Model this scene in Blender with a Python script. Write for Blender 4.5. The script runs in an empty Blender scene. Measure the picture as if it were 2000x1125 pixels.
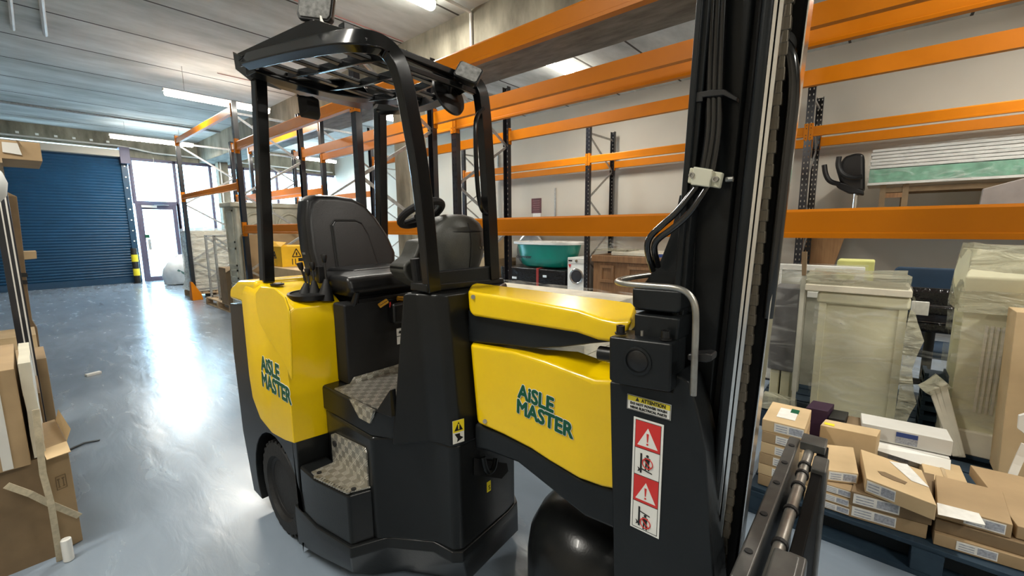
import bpy, bmesh, math, random
from mathutils import Vector, Matrix
random.seed(7)
S = bpy.context.scene
COL = S.collection
# ------------------------------------------------------------------ camera
CAM = Vector((0, 0, 1.5))
FPX = 828.84
_p, _r, _y = math.radians(8.108), math.radians(-0.460), math.radians(-49.23)
FW = Vector((math.cos(_y)*math.cos(_p), math.sin(_y)*math.cos(_p), -math.sin(_p)))
_R = Vector((math.sin(_y), -math.cos(_y), 0))
_U = _R.cross(FW)
RT = math.cos(_r)*_R + math.sin(_r)*_U
UP = -math.sin(_r)*_R + math.cos(_r)*_U
cd = bpy.data.cameras.new('camera'); cam = bpy.data.objects.new('camera', cd); COL.objects.link(cam)
cd.sensor_width = 36; cd.lens = FPX/2000*36; cd.clip_start = 0.02; cd.clip_end = 200
cam.matrix_world = Matrix.Translation(CAM) @ Matrix((RT, UP, -FW)).transposed().to_4x4()
S.camera = cam
S.view_settings.view_transform = 'Standard'; S.view_settings.look = 'None'
S.view_settings.gamma = 1; S.view_settings.use_curve_mapping = False
S.view_settings.exposure = 0.26
# ------------------------------------------------------------------ daylight
W = bpy.data.worlds.new('sky'); S.world = W; W.use_nodes = True
bgn = W.node_tree.nodes['Background']
bgn.inputs[0].default_value = (0.46, 0.74, 1.0, 1); bgn.inputs[1].default_value = 26.0
LAMP_W = 84.0            # watts of each ceiling batten
LAMP_COL = (1.0, 0.96, 0.87)

def P(x, y, ax, v):
    """point seen at picture position (x, y) on the plane ax = v"""
    d = (x-1000)*RT - (y-562.5)*UP + FPX*FW
    k = 'xyz'.index(ax)
    return CAM + d*((v-CAM[k])/d[k])
def PP(x, y, o, n):
    d = (x-1000)*RT - (y-562.5)*UP + FPX*FW
    return CAM + d*((Vector(o)-CAM).dot(n)/d.dot(n))

# ------------------------------------------------------------------ materials
def newmat(name):
    m = bpy.data.materials.new(name); m.use_nodes = True
    nt = m.node_tree; b = nt.nodes['Principled BSDF']
    return m, nt, b
def setin(b, **k):
    for a, v in k.items():
        b.inputs[a.replace('_', ' ')].default_value = v
def mat(name, col, rough=.5, metal=0, var=.12, scale=6, bump=0, bscale=60, coat=0, stretch=None, col2=None, detail=5, alpha=1, trans=0, spec=.5):
    m, nt, b = newmat(name)
    N = nt.nodes.new; L = nt.links.new
    tc = N('ShaderNodeTexCoord'); mp = N('ShaderNodeMapping'); L(tc.outputs['Object'], mp.inputs[0])
    if stretch: mp.inputs['Scale'].default_value = stretch
    nz = N('ShaderNodeTexNoise'); nz.inputs['Scale'].default_value = scale; nz.inputs['Detail'].default_value = detail
    L(mp.outputs[0], nz.inputs['Vector'])
    rp = N('ShaderNodeValToRGB'); rp.color_ramp.elements[0].position = .3; rp.color_ramp.elements[1].position = .7
    c2 = col2 if col2 else tuple(min(1, c*(1+var)) for c in col)
    c1 = tuple(c*(1-var) for c in col) if not col2 else col
    rp.color_ramp.elements[0].color = (*c1, 1); rp.color_ramp.elements[1].color = (*c2, 1)
    L(nz.outputs['Fac'], rp.inputs[0]); L(rp.outputs[0], b.inputs['Base Color'])
    setin(b, Roughness=rough, Metallic=metal, Coat_Weight=coat, Specular_IOR_Level=spec, Alpha=alpha, Transmission_Weight=trans)
    if coat: b.inputs['Coat Roughness'].default_value = .08
    if bump:
        n2 = N('ShaderNodeTexNoise'); n2.inputs['Scale'].default_value = bscale; n2.inputs['Detail'].default_value = 4
        L(mp.outputs[0], n2.inputs['Vector'])
        bp = N('ShaderNodeBump'); bp.inputs['Strength'].default_value = bump; bp.inputs['Distance'].default_value = .01
        L(n2.outputs['Fac'], bp.inputs['Height']); L(bp.outputs[0], b.inputs['Normal'])
    return m
def emit(name, col, s):
    m, nt, b = newmat(name)
    setin(b, Base_Color=(1, 1, 1, 1), Emission_Color=(*col, 1), Emission_Strength=s)
    return m
M = {}
M['orange'] = mat('orange_paint', (.54, .160, .0001), .42, var=.04, spec=.22)
M['rack'] = mat('dark_rack_steel', (.010, .011, .016), .28, var=.2, coat=.3)
M['galv'] = mat('galvanised_steel', (.42, .42, .41), .42, .7, var=.2, scale=30)
M['truck'] = mat('charcoal_truck_paint', (.009, .010, .0105), .28, var=.12, coat=.08, spec=.28, bump=.04, bscale=140)
M['yellow'] = mat('yellow_truck_paint', (.90, .60, .001), .26, var=.03, coat=.25)
M['mastp'] = mat('dark_mast_paint', (.011, .013, .0145), .33, var=.15, coat=.05, spec=.25, bump=.05, bscale=90)
M['cage'] = mat('black_cage_paint', (.005, .0055, .006), .22, var=.15, coat=.15, spec=.35)
M['black'] = mat('black_plastic', (.006, .006, .0066), .38, var=.2)
M['matte'] = mat('matte_black', (.0035, .0035, .004), .65, var=.2)
M['leather'] = mat('black_vinyl', (.007, .007, .0077), .36, var=.2, bump=.10, bscale=220)
M['cowl'] = mat('dusty_charcoal_moulding', (.060, .060, .053), .5, var=.30, scale=7, bump=.15, bscale=160)
M['rubber'] = mat('tyre_rubber', (.008, .008, .008), .7, var=.3, bump=.2)
M['hose'] = mat('glossy_hose', (.006, .006, .006), .14, var=.1, coat=.6)
M['chrome'] = mat('bright_steel', (.75, .73, .70), .16, 1, var=.05)
M['steel'] = mat('worn_steel', (.38, .37, .34), .35, .85, var=.3, scale=18)
M['white'] = mat('white_print', (.80, .80, .76), .45, var=.04)
M['red'] = mat('red_print', (.62, .03, .025), .4, var=.04)
M['ylwp'] = mat('yellow_print', (.85, .70, .03), .4, var=.04)
M['blkp'] = mat('black_print', (.012, .012, .012), .5, var=.05)
M['green'] = mat('green_print', (.0, .085, .038), .4, var=.05)
M['card'] = mat('cardboard', (.36, .25, .135), .8, var=.12, scale=5, bump=.05)
M['card2'] = mat('pale_cardboard', (.56, .41, .23), .8, var=.12, scale=5)
M['card3'] = mat('brown_cardboard', (.20, .135, .072), .8, var=.18, scale=6)
M['cardw'] = mat('grey_white_carton', (.62, .61, .57), .7, var=.06)
M['tape'] = mat('packing_tape', (.46, .33, .18), .25, var=.1)
M['paper'] = mat('paper_label', (.75, .74, .70), .6, var=.08, scale=40)
M['print'] = mat('grey_label_print', (.35, .37, .42), .6, var=.3, scale=120)
M['wood'] = mat('oak_wood', (.17, .085, .035), .5, scale=5, stretch=(8, 8, .7), col2=(.29, .15, .065))
M['plank'] = mat('orange_plank', (.50, .25, .10), .55, scale=4, stretch=(14, 14, .6), col2=(.62, .34, .15))
M['pallet'] = mat('pallet_wood', (.42, .30, .18), .8, var=.25, scale=8)
M['bluep'] = mat('blue_painted_pallet', (.006, .022, .045), .75, scale=9, col2=(.02, .045, .07))
M['stone'] = mat('olive_grey_stone', (.62, .60, .42), .5, var=.14, scale=3, bump=.06)
M['marble'] = mat('pale_wrapped_stone', (.66, .62, .50), .4, var=.15, scale=5)
M['teal'] = mat('teal_enamel', (.0, .24, .18), .3, var=.06, coat=.3)
M['navy'] = mat('navy_cloth', (.008, .03, .065), .8, var=.15)
M['bag'] = mat('white_woven_bag', (.66, .70, .72), .7, var=.1)
M['foamy'] = mat('yellow_foam', (.62, .62, .22), .8, var=.1)
M['pipe'] = mat('white_conduit', (.62, .60, .56), .5, var=.1)
M['greyp'] = mat('aged_grey_paint', (.38, .38, .31), .7, scale=5, col2=(.55, .54, .45), bump=.2, bscale=30)
M['frame'] = mat('purple_grey_frame', (.10, .09, .14), .5, var=.1)
M['straw'] = mat('woven_strap', (.50, .43, .30), .8, var=.15, scale=60)
M['void'] = mat('black_coated_steel', (.002, .002, .002), .6, var=.2, spec=.1)
M['floor'] = None
def wrapmat(name, col=(.75, .77, .74), a=.20, rough=.16, sc=3.2, st=(1.2, 1.2, 3.5)):
    m, nt, b = newmat(name)
    N = nt.nodes.new; L = nt.links.new
    tc = N('ShaderNodeTexCoord'); mp = N('ShaderNodeMapping'); L(tc.outputs['Object'], mp.inputs[0]); mp.inputs['Scale'].default_value = st
    mp.inputs['Rotation'].default_value = (.35, .2, .1)
    nz = N('ShaderNodeTexNoise'); nz.inputs['Scale'].default_value = sc; nz.inputs['Detail'].default_value = 6; nz.inputs['Distortion'].default_value = 1.2
    L(mp.outputs[0], nz.inputs['Vector'])
    bp = N('ShaderNodeBump'); bp.inputs['Strength'].default_value = .8; bp.inputs['Distance'].default_value = .05
    L(nz.outputs['Fac'], bp.inputs['Height']); L(bp.outputs[0], b.inputs['Normal'])
    rp = N('ShaderNodeMapRange'); rp.inputs['From Min'].default_value = .45; rp.inputs['From Max'].default_value = .8
    rp.inputs['To Min'].default_value = max(0, a-.2); rp.inputs['To Max'].default_value = min(1, a+.25)
    L(nz.outputs['Fac'], rp.inputs[0]); L(rp.outputs[0], b.inputs['Alpha'])
    setin(b, Base_Color=(*col, 1), Roughness=rough, Coat_Weight=.4)
    return m
M['wrap'] = wrapmat('clear_stretch_wrap')
M['wrapd'] = wrapmat('dusty_stretch_wrap', (.58, .57, .43), .60)
M['glass'] = mat('clear_glass', (.9, .97, .95), .03, trans=1, var=.01)
M['glassg'] = mat('green_glass_edge', (.18, .36, .26), .15, var=.25, scale=9)
M['blackwrap'] = mat('black_plastic_wrap', (.008, .008, .009), .14, var=.2, bump=.9, bscale=18)
M['lens'] = mat('lamp_lens', (.30, .30, .29), .15, .3, var=.4, scale=60, bump=.12, bscale=90)

def m_floor():
    m, nt, b = newmat('grey_epoxy_floor'); N = nt.nodes.new; L = nt.links.new
    tc = N('ShaderNodeTexCoord')
    n1 = N('ShaderNodeTexNoise'); n1.inputs['Scale'].default_value = .7; n1.inputs['Detail'].default_value = 6; L(tc.outputs['Object'], n1.inputs['Vector'])
    r1 = N('ShaderNodeValToRGB'); r1.color_ramp.elements[0].position = .3; r1.color_ramp.elements[1].position = .75
    r1.color_ramp.elements[0].color = (.20, .25, .31, 1); r1.color_ramp.elements[1].color = (.27, .325, .39, 1); L(n1.outputs['Fac'], r1.inputs[0])
    mp = N('ShaderNodeMapping'); mp.inputs['Scale'].default_value = (.8, 2.6, 1); mp.inputs['Rotation'].default_value = (0, 0, .9); L(tc.outputs['Object'], mp.inputs[0])
    n2 = N('ShaderNodeTexNoise'); n2.inputs['Scale'].default_value = 3.2; n2.inputs['Detail'].default_value = 9; n2.inputs['Distortion'].default_value = .6; L(mp.outputs[0], n2.inputs['Vector'])
    r2 = N('ShaderNodeValToRGB'); r2.color_ramp.elements[0].position = .25; r2.color_ramp.elements[1].position = .62
    r2.color_ramp.elements[0].color = (.86, .86, .86, 1); r2.color_ramp.elements[1].color = (1, 1, 1, 1); L(n2.outputs['Fac'], r2.inputs[0])
    mx = N('ShaderNodeMix'); mx.data_type = 'RGBA'; mx.blend_type = 'MULTIPLY'; mx.inputs[0].default_value = .7
    L(r1.outputs[0], mx.inputs[6]); L(r2.outputs[0], mx.inputs[7]); L(mx.outputs[2], b.inputs['Base Color'])
    mr = N('ShaderNodeMapRange'); mr.inputs['To Min'].default_value = .12; mr.inputs['To Max'].default_value = .36; L(n2.outputs['Fac'], mr.inputs[0]); L(mr.outputs[0], b.inputs['Roughness'])
    bp = N('ShaderNodeBump'); bp.inputs['Strength'].default_value = .10; bp.inputs['Distance'].default_value = .03; L(n2.outputs['Fac'], bp.inputs['Height']); L(bp.outputs[0], b.inputs['Normal'])
    return m
M['floor'] = m_floor()
def m_concrete(name, ca, cb, seam=0, off=0, stretch=(1, 1, 1), streak=.5):
    m, nt, b = newmat(name); N = nt.nodes.new; L = nt.links.new
    tc = N('ShaderNodeTexCoord')
    mp = N('ShaderNodeMapping'); mp.inputs['Scale'].default_value = stretch; L(tc.outputs['Object'], mp.inputs[0])
    n1 = N('ShaderNodeTexNoise'); n1.inputs['Scale'].default_value = 1.4; n1.inputs['Detail'].default_value = 10; n1.inputs['Roughness'].default_value = .62; L(mp.outputs[0], n1.inputs['Vector'])
    r1 = N('ShaderNodeValToRGB'); r1.color_ramp.elements[0].position = .32; r1.color_ramp.elements[1].position = .68
    r1.color_ramp.elements[0].color = (*ca, 1); r1.color_ramp.elements[1].color = (*cb, 1); L(n1.outputs['Fac'], r1.inputs[0])
    out = r1.outputs[0]
    if seam:
        sx = N('ShaderNodeSeparateXYZ'); L(tc.outputs['Object'], sx.inputs[0])
        a = N('ShaderNodeMath'); a.operation = 'ADD'; a.inputs[1].default_value = off + 100*seam; L(sx.outputs[0], a.inputs[0])
        mo = N('ShaderNodeMath'); mo.operation = 'MODULO'; mo.inputs[1].default_value = seam; L(a.outputs[0], mo.inputs[0])
        lt = N('ShaderNodeMath'); lt.operation = 'LESS_THAN'; lt.inputs[1].default_value = .034; L(mo.outputs[0], lt.inputs[0])
        mx = N('ShaderNodeMix'); mx.data_type = 'RGBA'; L(lt.outputs[0], mx.inputs[0]); L(out, mx.inputs[6]); mx.inputs[7].default_value = (.04, .036, .03, 1)
        out = mx.outputs[2]
    L(out, b.inputs['Base Color']); setin(b, Roughness=.85)
    bp = N('ShaderNodeBump'); bp.inputs['Strength'].default_value = .25; bp.inputs['Distance'].default_value = .02; L(n1.outputs['Fac'], bp.inputs['Height']); L(bp.outputs[0], b.inputs['Normal'])
    return m
M['ceil'] = m_concrete('precast_concrete_ceiling', (.30, .31, .285), (.68, .70, .67), 1.25, -.27, (1.0, .35, 1))
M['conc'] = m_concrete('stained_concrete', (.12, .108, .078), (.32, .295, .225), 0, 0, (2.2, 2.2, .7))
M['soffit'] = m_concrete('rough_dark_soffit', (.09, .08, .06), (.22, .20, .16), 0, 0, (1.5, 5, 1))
M['wall'] = mat('grey_painted_wall', (.52, .475, .40), .8, var=.05, scale=1.2, bump=.05)
M['deck'] = mat('dark_base', (.05, .05, .05), .8)

def m_holes(name, base):
    """painted upright steel, punched with two rows of through slots"""
    m = base.copy(); m.name = name; nt = m.node_tree; b = nt.nodes['Principled BSDF']; N = nt.nodes.new; L = nt.links.new
    tc = N('ShaderNodeTexCoord'); sx = N('ShaderNodeSeparateXYZ'); L(tc.outputs['Object'], sx.inputs[0])
    def near(src, per, c, w):
        a = N('ShaderNodeMath'); a.operation = 'MODULO'; a.inputs[1].default_value = per; L(src, a.inputs[0])
        s = N('ShaderNodeMath'); s.operation = 'SUBTRACT'; s.inputs[1].default_value = c; L(a.outputs[0], s.inputs[0])
        q = N('ShaderNodeMath'); q.operation = 'ABSOLUTE'; L(s.outputs[0], q.inputs[0])
        l = N('ShaderNodeMath'); l.operation = 'LESS_THAN'; l.inputs[1].default_value = w; L(q.outputs[0], l.inputs[0]); return l.outputs[0]
    ax = N('ShaderNodeMath'); ax.operation = 'ABSOLUTE'; L(sx.outputs[0], ax.inputs[0])
    h = N('ShaderNodeMath'); h.operation = 'MULTIPLY'; L(near(sx.outputs[2], .075, .0375, .013), h.inputs[0]); L(near(ax.outputs[0], 10, .022, .006), h.inputs[1])
    inv = N('ShaderNodeMath'); inv.operation = 'SUBTRACT'; inv.inputs[0].default_value = 1; L(h.outputs[0], inv.inputs[1])
    L(inv.outputs[0], b.inputs['Alpha'])
    return m
M['rackh'] = m_holes('punched_rack_steel', M['rack'])

# ------------------------------------------------------------------ mesh builder
class MB:
    def __init__(s): s.b = bmesh.new()
    def box(s, lo, hi, rot=0, c=None):
        lo = Vector(lo); hi = Vector(hi)
        vs = [Vector((x, y, z)) for z in (lo.z, hi.z) for x, y in ((lo.x, lo.y), (hi.x, lo.y), (hi.x, hi.y), (lo.x, hi.y))]
        if rot:
            c = Vector(c) if c else (lo+hi)/2
            R = Matrix.Rotation(rot, 3, 'Z') if not isinstance(rot, Matrix) else rot
            vs = [R @ (v-c)+c for v in vs]
        return s.hexa(vs)
    def hexa(s, vs):
        v = [s.b.verts.new(p) for p in vs]
        for f in ((3, 2, 1, 0), (4, 5, 6, 7), (0, 1, 5, 4), (1, 2, 6, 5), (2, 3, 7, 6), (3, 0, 4, 7)):
            s.b.faces.new([v[i] for i in f])
        return s
    def slab(s, pts, d):
        """polygon swept along vector d"""
        a = [s.b.verts.new(Vector(p)) for p in pts]; b = [s.b.verts.new(Vector(p)+Vector(d)) for p in pts]
        n = len(a); s.b.faces.new(a[::-1]); s.b.faces.new(b)
        for i in range(n): s.b.faces.new((a[i], a[(i+1) % n], b[(i+1) % n], b[i]))
        return s
    def loft(s, rings, cap=True, closed=True):
        R = [[s.b.verts.new(Vector(p)) for p in r] for r in rings]; n = len(R[0])
        for q in range(len(R)-1):
            for i in range(n if closed else n-1):
                s.b.faces.new((R[q][i], R[q][(i+1) % n], R[q+1][(i+1) % n], R[q+1][i]))
        if cap: s.b.faces.new(R[0][::-1]); s.b.faces.new(R[-1])
        return s
    def prism(s, poly, z0, z1, k=1, c=None):
        """plan polygon from z0 to z1, top scaled by k about c"""
        if c is None: c = (sum(p[0] for p in poly)/len(poly), sum(p[1] for p in poly)/len(poly))
        return s.loft([[(x, y, z0) for x, y in poly], [(c[0]+(x-c[0])*k, c[1]+(y-c[1])*k, z1) for x, y in poly]])
    def tube(s, pts, r, n=10, r2=None, smooth=0, cap=True, sq=None):
        pts = [Vector(p) for p in pts]
        for _ in range(smooth):
            q = [pts[0]]
            for i in range(len(pts)-1):
                q += [pts[i]*.75+pts[i+1]*.25, pts[i]*.25+pts[i+1]*.75]
            pts = q+[pts[-1]]
        rings = []; up = None
        for i, p in enumerate(pts):
            t = (pts[min(i+1, len(pts)-1)]-pts[max(i-1, 0)]).normalized()
            if up is None:
                up = Vector((0, 0, 1)) if abs(t.z) < .9 else Vector((1, 0, 0))
            x = t.cross(up).normalized(); up = x.cross(t).normalized()
            rr = r if r2 is None else r+(r2-r)*i/(len(pts)-1)
            if sq:
                w, h = sq; rings.append([p+x*w/2+up*h/2, p-x*w/2+up*h/2, p-x*w/2-up*h/2, p+x*w/2-up*h/2])
            else:
                rings.append([p+x*rr*math.cos(2*math.pi*k/n)+up*rr*math.sin(2*math.pi*k/n) for k in range(n)])
        return s.loft(rings, cap)
    def cyl(s, a, b, r, n=20, r2=None): return s.tube([a, b], r, n, r2)
    def ring(s, c, axis, R, r, n=32, m=10):
        c = Vector(c); ax = Vector(axis).normalized(); u = ax.orthogonal().normalized(); v = ax.cross(u)
        rs = []
        for i in range(n+1):
            a = 2*math.pi*i/n; d = u*math.cos(a)+v*math.sin(a)
            rs.append([c+d*(R+r*math.cos(2*math.pi*k/m))+ax*r*math.sin(2*math.pi*k/m) for k in range(m)])
        return s.loft(rs, False)
    def lathe(s, c, axis, prof, n=40, u=None):
        c = Vector(c); ax = Vector(axis).normalized(); u = Vector(u) if u else ax.orthogonal().normalized(); v = ax.cross(u)
        return s.loft([[c+ax*h+(u*math.cos(2*math.pi*k/n)+v*math.sin(2*math.pi*k/n))*max(r, 1e-4) for k in range(n)] for r, h in prof], True)
    def quad(s, a, b, c, d):
        s.b.faces.new([s.b.verts.new(Vector(p)) for p in (a, b, c, d)]); return s
    def build(s, name, m, parent=None, bevel=0, smooth=False, seg=2, sub=0, ang=35):
        bmesh.ops.recalc_face_normals(s.b, faces=s.b.faces)
        me = bpy.data.meshes.new(name); s.b.to_mesh(me); s.b.free()
        o = bpy.data.objects.new(name, me); COL.objects.link(o)
        me.materials.append(M[m] if isinstance(m, str) else m)
        base = Vector((0, 0, 0))
        if parent is not None:
            o.parent = parent; base = parent_origin(parent)
            me.transform(Matrix.Translation(-base))
        elif me.vertices:
            xs = [v.co for v in me.vertices]
            base = Vector(((min(v.x for v in xs)+max(v.x for v in xs))/2, (min(v.y for v in xs)+max(v.y for v in xs))/2, min(v.z for v in xs)))
            me.transform(Matrix.Translation(-base)); o.location = base
        if sub:
            md = o.modifiers.new('sub', 'SUBSURF'); md.levels = sub; md.render_levels = sub; smooth = True
        if bevel:
            md = o.modifiers.new('bevel', 'BEVEL'); md.width = bevel; md.segments = seg; md.limit_method = 'ANGLE'; md.angle_limit = math.radians(28)
            md.harden_normals = True
            me.shade_smooth()
        elif smooth:
            me.shade_smooth()
            if not sub: me.set_sharp_from_angle(angle=math.radians(ang))
        return o
def parent_origin(p):
    v = Vector(p.location)
    while p.parent is not None:
        p = p.parent; v = v+Vector(p.location)
    return v
def tag(o, label, cat, group=None):
    o['label'] = label; o['category'] = cat
    if group: o['group'] = group
    return o
def thing(name, label, cat, loc=(0, 0, 0), group=None):
    o = bpy.data.objects.new(name, None); COL.objects.link(o); o.location = loc; o.empty_display_size = .1
    return tag(o, label, cat, group)
def struct(o): o['kind'] = 'structure'; return o
def dup(root, loc=None, rotz=None, label=None, group=None):
    r = root.copy(); COL.objects.link(r)
    if loc is not None: r.location = loc
    if rotz is not None: r.rotation_euler = (0, 0, rotz)
    if label: r['label'] = label
    if group: r['group'] = group
    for ch in list(root.children):
        c = ch.copy(); COL.objects.link(c); c.parent = r
        for g in list(ch.children):
            d = g.copy(); COL.objects.link(d); d.parent = c
    return r
def text(body, o, u, v, size, m, parent, name='lettering', off=0, ext=.0006, align='LEFT', sx=1, shear=0, lift=0):
    """raised lettering: origin o, reading direction u, up direction v"""
    cu = bpy.data.curves.new(name, 'FONT'); cu.body = body; cu.size = size; cu.extrude = ext; cu.align_x = align; cu.space_line = .86; cu.shear = shear
    cu.resolution_u = 3
    t = bpy.data.objects.new(name, cu); COL.objects.link(t)
    dg = bpy.context.evaluated_depsgraph_get(); me = bpy.data.meshes.new_from_object(t.evaluated_get(dg)); bpy.data.objects.remove(t)
    u = Vector(u).normalized(); v = Vector(v).normalized(); w = u.cross(v).normalized()
    me.transform(Matrix((u*sx, v, w)).transposed().to_4x4()); me.transform(Matrix.Translation(Vector(o)+w*lift))
    if off:
        b0 = bmesh.new()
        for k in range(8):
            c2 = me.copy(); c2.transform(Matrix.Translation(u*off*math.cos(k*math.pi/4)+v*off*math.sin(k*math.pi/4)+w*.00006*k)); b0.from_mesh(c2); bpy.data.meshes.remove(c2)
        b0.to_mesh(me); b0.free()
    me.materials.clear(); me.materials.append(M[m] if isinstance(m, str) else m)
    ob = bpy.data.objects.new(name, me); COL.objects.link(ob); ob.parent = parent
    me.transform(Matrix.Translation(-parent_origin(parent)))
    return ob
# ------------------------------------------------------------------ the hall
V_ = Vector
XF, YR, YL, XB, ZC = 16.5, -8.5, 3.2, -6.0, 4.2
def plane_box(name, lo, hi, m, bevel=0): return struct(MB().box(lo, hi).build(name, m, bevel=bevel))
plane_box('floor', (XB-.2, YR-.2, -.2), (XF+.3, YL+.2, 0), 'floor')
plane_box('ceiling', (XB-.2, YR-.2, ZC), (XF+.3, YL+.2, ZC+.2), 'ceil')
plane_box('wall_right', (XB-.2, YR-.2, 0), (XF+.3, YR, ZC), 'wall')
plane_box('wall_left', (XB-.2, YL, 0), (XF+.3, YL+.2, ZC), 'wall')
plane_box('wall_back', (XB-.2, YR, 0), (XB, YL, ZC), 'wall')
# far wall: concrete over the openings, solid left of the shutter
w = MB(); w.box((XF, YR, 3.58), (XF+.3, -2.3, ZC)); w.box((XF-.02, -2.3, 3.78), (XF+.3, YL, ZC)); w.box((XF, 2.6, 0), (XF+.3, YL, 3.78))
struct(w.build('wall_far', 'conc'))
# downstand beam over the racking, with its rough soffit
struct(MB().box((XB, -4.77, 3.60), (XF, -4.03, ZC)).build('trim_1', 'conc'))
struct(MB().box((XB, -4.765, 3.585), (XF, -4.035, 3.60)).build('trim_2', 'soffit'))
struct(MB().box((5.76, -4.56, 0), (6.14, -4.20, 3.585)).build('trim_3', 'conc', bevel=.01))
struct(MB().box((15.75, -4.62, 0), (16.05, -4.35, 3.585)).build('trim_4', 'conc', bevel=.01))
# glazed screen: frame members and panes
ys = [-2.36, -3.38, -4.30, -5.25, -6.3, -7.35, -8.45]
for i in range(len(ys)-1):
    a, b = ys[i], ys[i+1]
    f = MB()
    f.box((XF-.03, a-.05, 0 if i else 2.28), (XF+.05, a+.03, 3.58)); f.box((XF-.03, b, 3.50), (XF+.05, a, 3.58))
    if i: f.box((XF-.03, b, 0), (XF+.05, a, .12)); f.box((XF-.03, b, 1.02), (XF+.05, a, 1.08))
    else: f.box((XF-.03, b, 2.25), (XF+.05, a, 2.36)); f.box((XF-.03, b-.02, 0), (XF+.05, b+.04, 2.3))
    w = struct(f.build('window_%d' % (i+1), 'frame', bevel=.006))
    MB().box((XF+.005, b+.02, 2.36 if i == 0 else .1), (XF+.012, a-.04, 3.51)).build('pane', 'glass', w)
# the open glazed exit door
d = MB()
d.box((XF-.04, -2.52, 0), (XF+.02, -2.42, 2.25)); d.box((XF-.04, -3.33, 0), (XF+.02, -3.23, 2.25)); d.box((XF-.04, -3.23, 2.12), (XF+.02, -2.52, 2.25)); d.box((XF-.04, -3.23, 0), (XF+.02, -2.52, .13))
d = struct(d.build('door_1', 'frame', bevel=.006))
MB().box((XF-.01, -3.23, .13), (XF-.003, -2.52, 2.12)).build('pane', 'glass', d)
MB().box((XF-.07, -2.62, .93), (XF-.045, -2.55, 1.25)).build('push_plate', 'galv', d, bevel=.004)
MB().box((XF-.09, -2.60, 1.28), (XF-.045, -2.50, 1.38)).build('lock_box', 'green', d, bevel=.004)
cl = MB(); cl.box((XF-.10, -2.85, 2.17), (XF-.04, -2.50, 2.235)); cl.tube([(XF-.07, -2.8, 2.24), (XF-.16, -3.0, 2.25), (XF-.05, -3.15, 2.25)], .009)
cl.build('door_closer', 'pipe', d)
# outside, seen through the glass: yard and boarded fence
struct(MB().box((XF+.3, -14, -.25), (30, 5, -.05)).build('floor_yard', 'paper'))
fe = MB()
for i in range(25): fe.box((20.2, -12+i*.31, -.05), (20.24, -11.71+i*.31, 1.95 if i % 2 else 1.97))
for z in (.4, 1.6): fe.box((20.14, -12, z), (20.2, -4.28, z+.09))
tag(fe.build('boarded_fence', mat('pale_blue_fence', (.30, .36, .38), .8)), 'tall pale blue boarded fence outside the windows', 'fence')
# roller shutter
sh = thing('roller_shutter', 'closed dark blue corrugated roller shutter door in far wall', 'shutter', (XF-.1, .2, 0))
prof = []; n = 46
cu = MB(); rows = []
zz = .16; pts = []
while zz < 3.55:
    for t, o in ((0, 0), (.012, .012), (.05, .020), (.062, .006), (.073, 0)): pts.append((o, zz+t))
    zz += .076
cu.loft([[(XF-.10-o, y, z) for o, z in pts] for y in (-2.20, 2.5)], False, False)
cu.build('curtain', mat('blue_shutter', (.006, .055, .125), .38, var=.10, scale=3), sh, smooth=True, ang=50)
MB().box((XF-.14, -2.20, 0), (XF-.09, 2.5, .17)).build('bottom_rail', mat('blue_rail', (.006, .045, .10), .4), sh, bevel=.006)
for y0, y1 in ((-2.30, -2.16), (2.46, 2.58)):
    MB().box((XF-.17, y0, 0), (XF-.02, y1, 3.42)).build('guide_rail', mat('blue_guide', (.010, .05, .10), .4), sh, bevel=.006)
for i in range(11): MB().cyl((XF-.17, -2.23, .3+i*.3), (XF-.19, -2.23, .3+i*.3), .02, 10).build('fixing_bolt', 'white', sh)
MB().box((XF-.34, -2.14, 3.53), (XF-.02, 2.5, 3.71)).build('head_box', 'wall', sh, bevel=.005)
MB().box((XF-.36, -2.355, 3.36), (XF-.02, -2.14, 3.80)).build('end_plate', 'frame', sh, bevel=.005)
for i in range(9): tag(MB().box((XF-.05, -2.0+i*.33, 3.92), (XF-.02, -1.94+i*.33, 3.97)).build('fixing_clip', 'white'), 'tiny white clip above the blue shutter, %s in the row from the exit door' % ('first', 'second', 'third', 'fourth', 'fifth', 'sixth', 'seventh', 'eighth', 'ninth')[i], 'clip', 'white clips above the shutter')
tag(MB().tube([(XF-.20, 2.5, 3.84), (XF-.20, -1.9, 3.84), (XF-.24, -2.1, 3.84), (XF-.22, -2.5, 3.80), (XF-.2, -2.9, 3.74), (XF-.2, -8.3, 3.66)], .022, 8).build('cable_conduit', 'pipe'),
    'white conduit running above the blue shutter and the glazing', 'conduit')
# steel posts that carry the shutter edge
tag(MB().box((XF-.06, -2.42, 0), (XF+.02, -2.365, 3.56)).build('steel_post', 'frame', bevel=.005), 'slim purple grey steel post between shutter and exit door', 'post')
# bollard
b = thing('bollard', 'black safety bollard with two yellow bands in front of shutter', 'bollard', (16.1, -2.16, 0))
MB().lathe((16.1, -2.16, 0), (0, 0, 1), [(.075, 0), (.075, .99), (.07, 1.0), (0, 1.0)], 24).build('post', 'blkp', b, smooth=True)
for z in (.22, .62): MB().lathe((16.1, -2.16, z), (0, 0, 1), [(.0765, 0), (.0765, .2)], 24).build('yellow_band', 'ylwp', b, smooth=True)
MB().box((16.0, -2.26, 0), (16.2, -2.06, .012)).build('base_plate', 'blkp', b)
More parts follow.
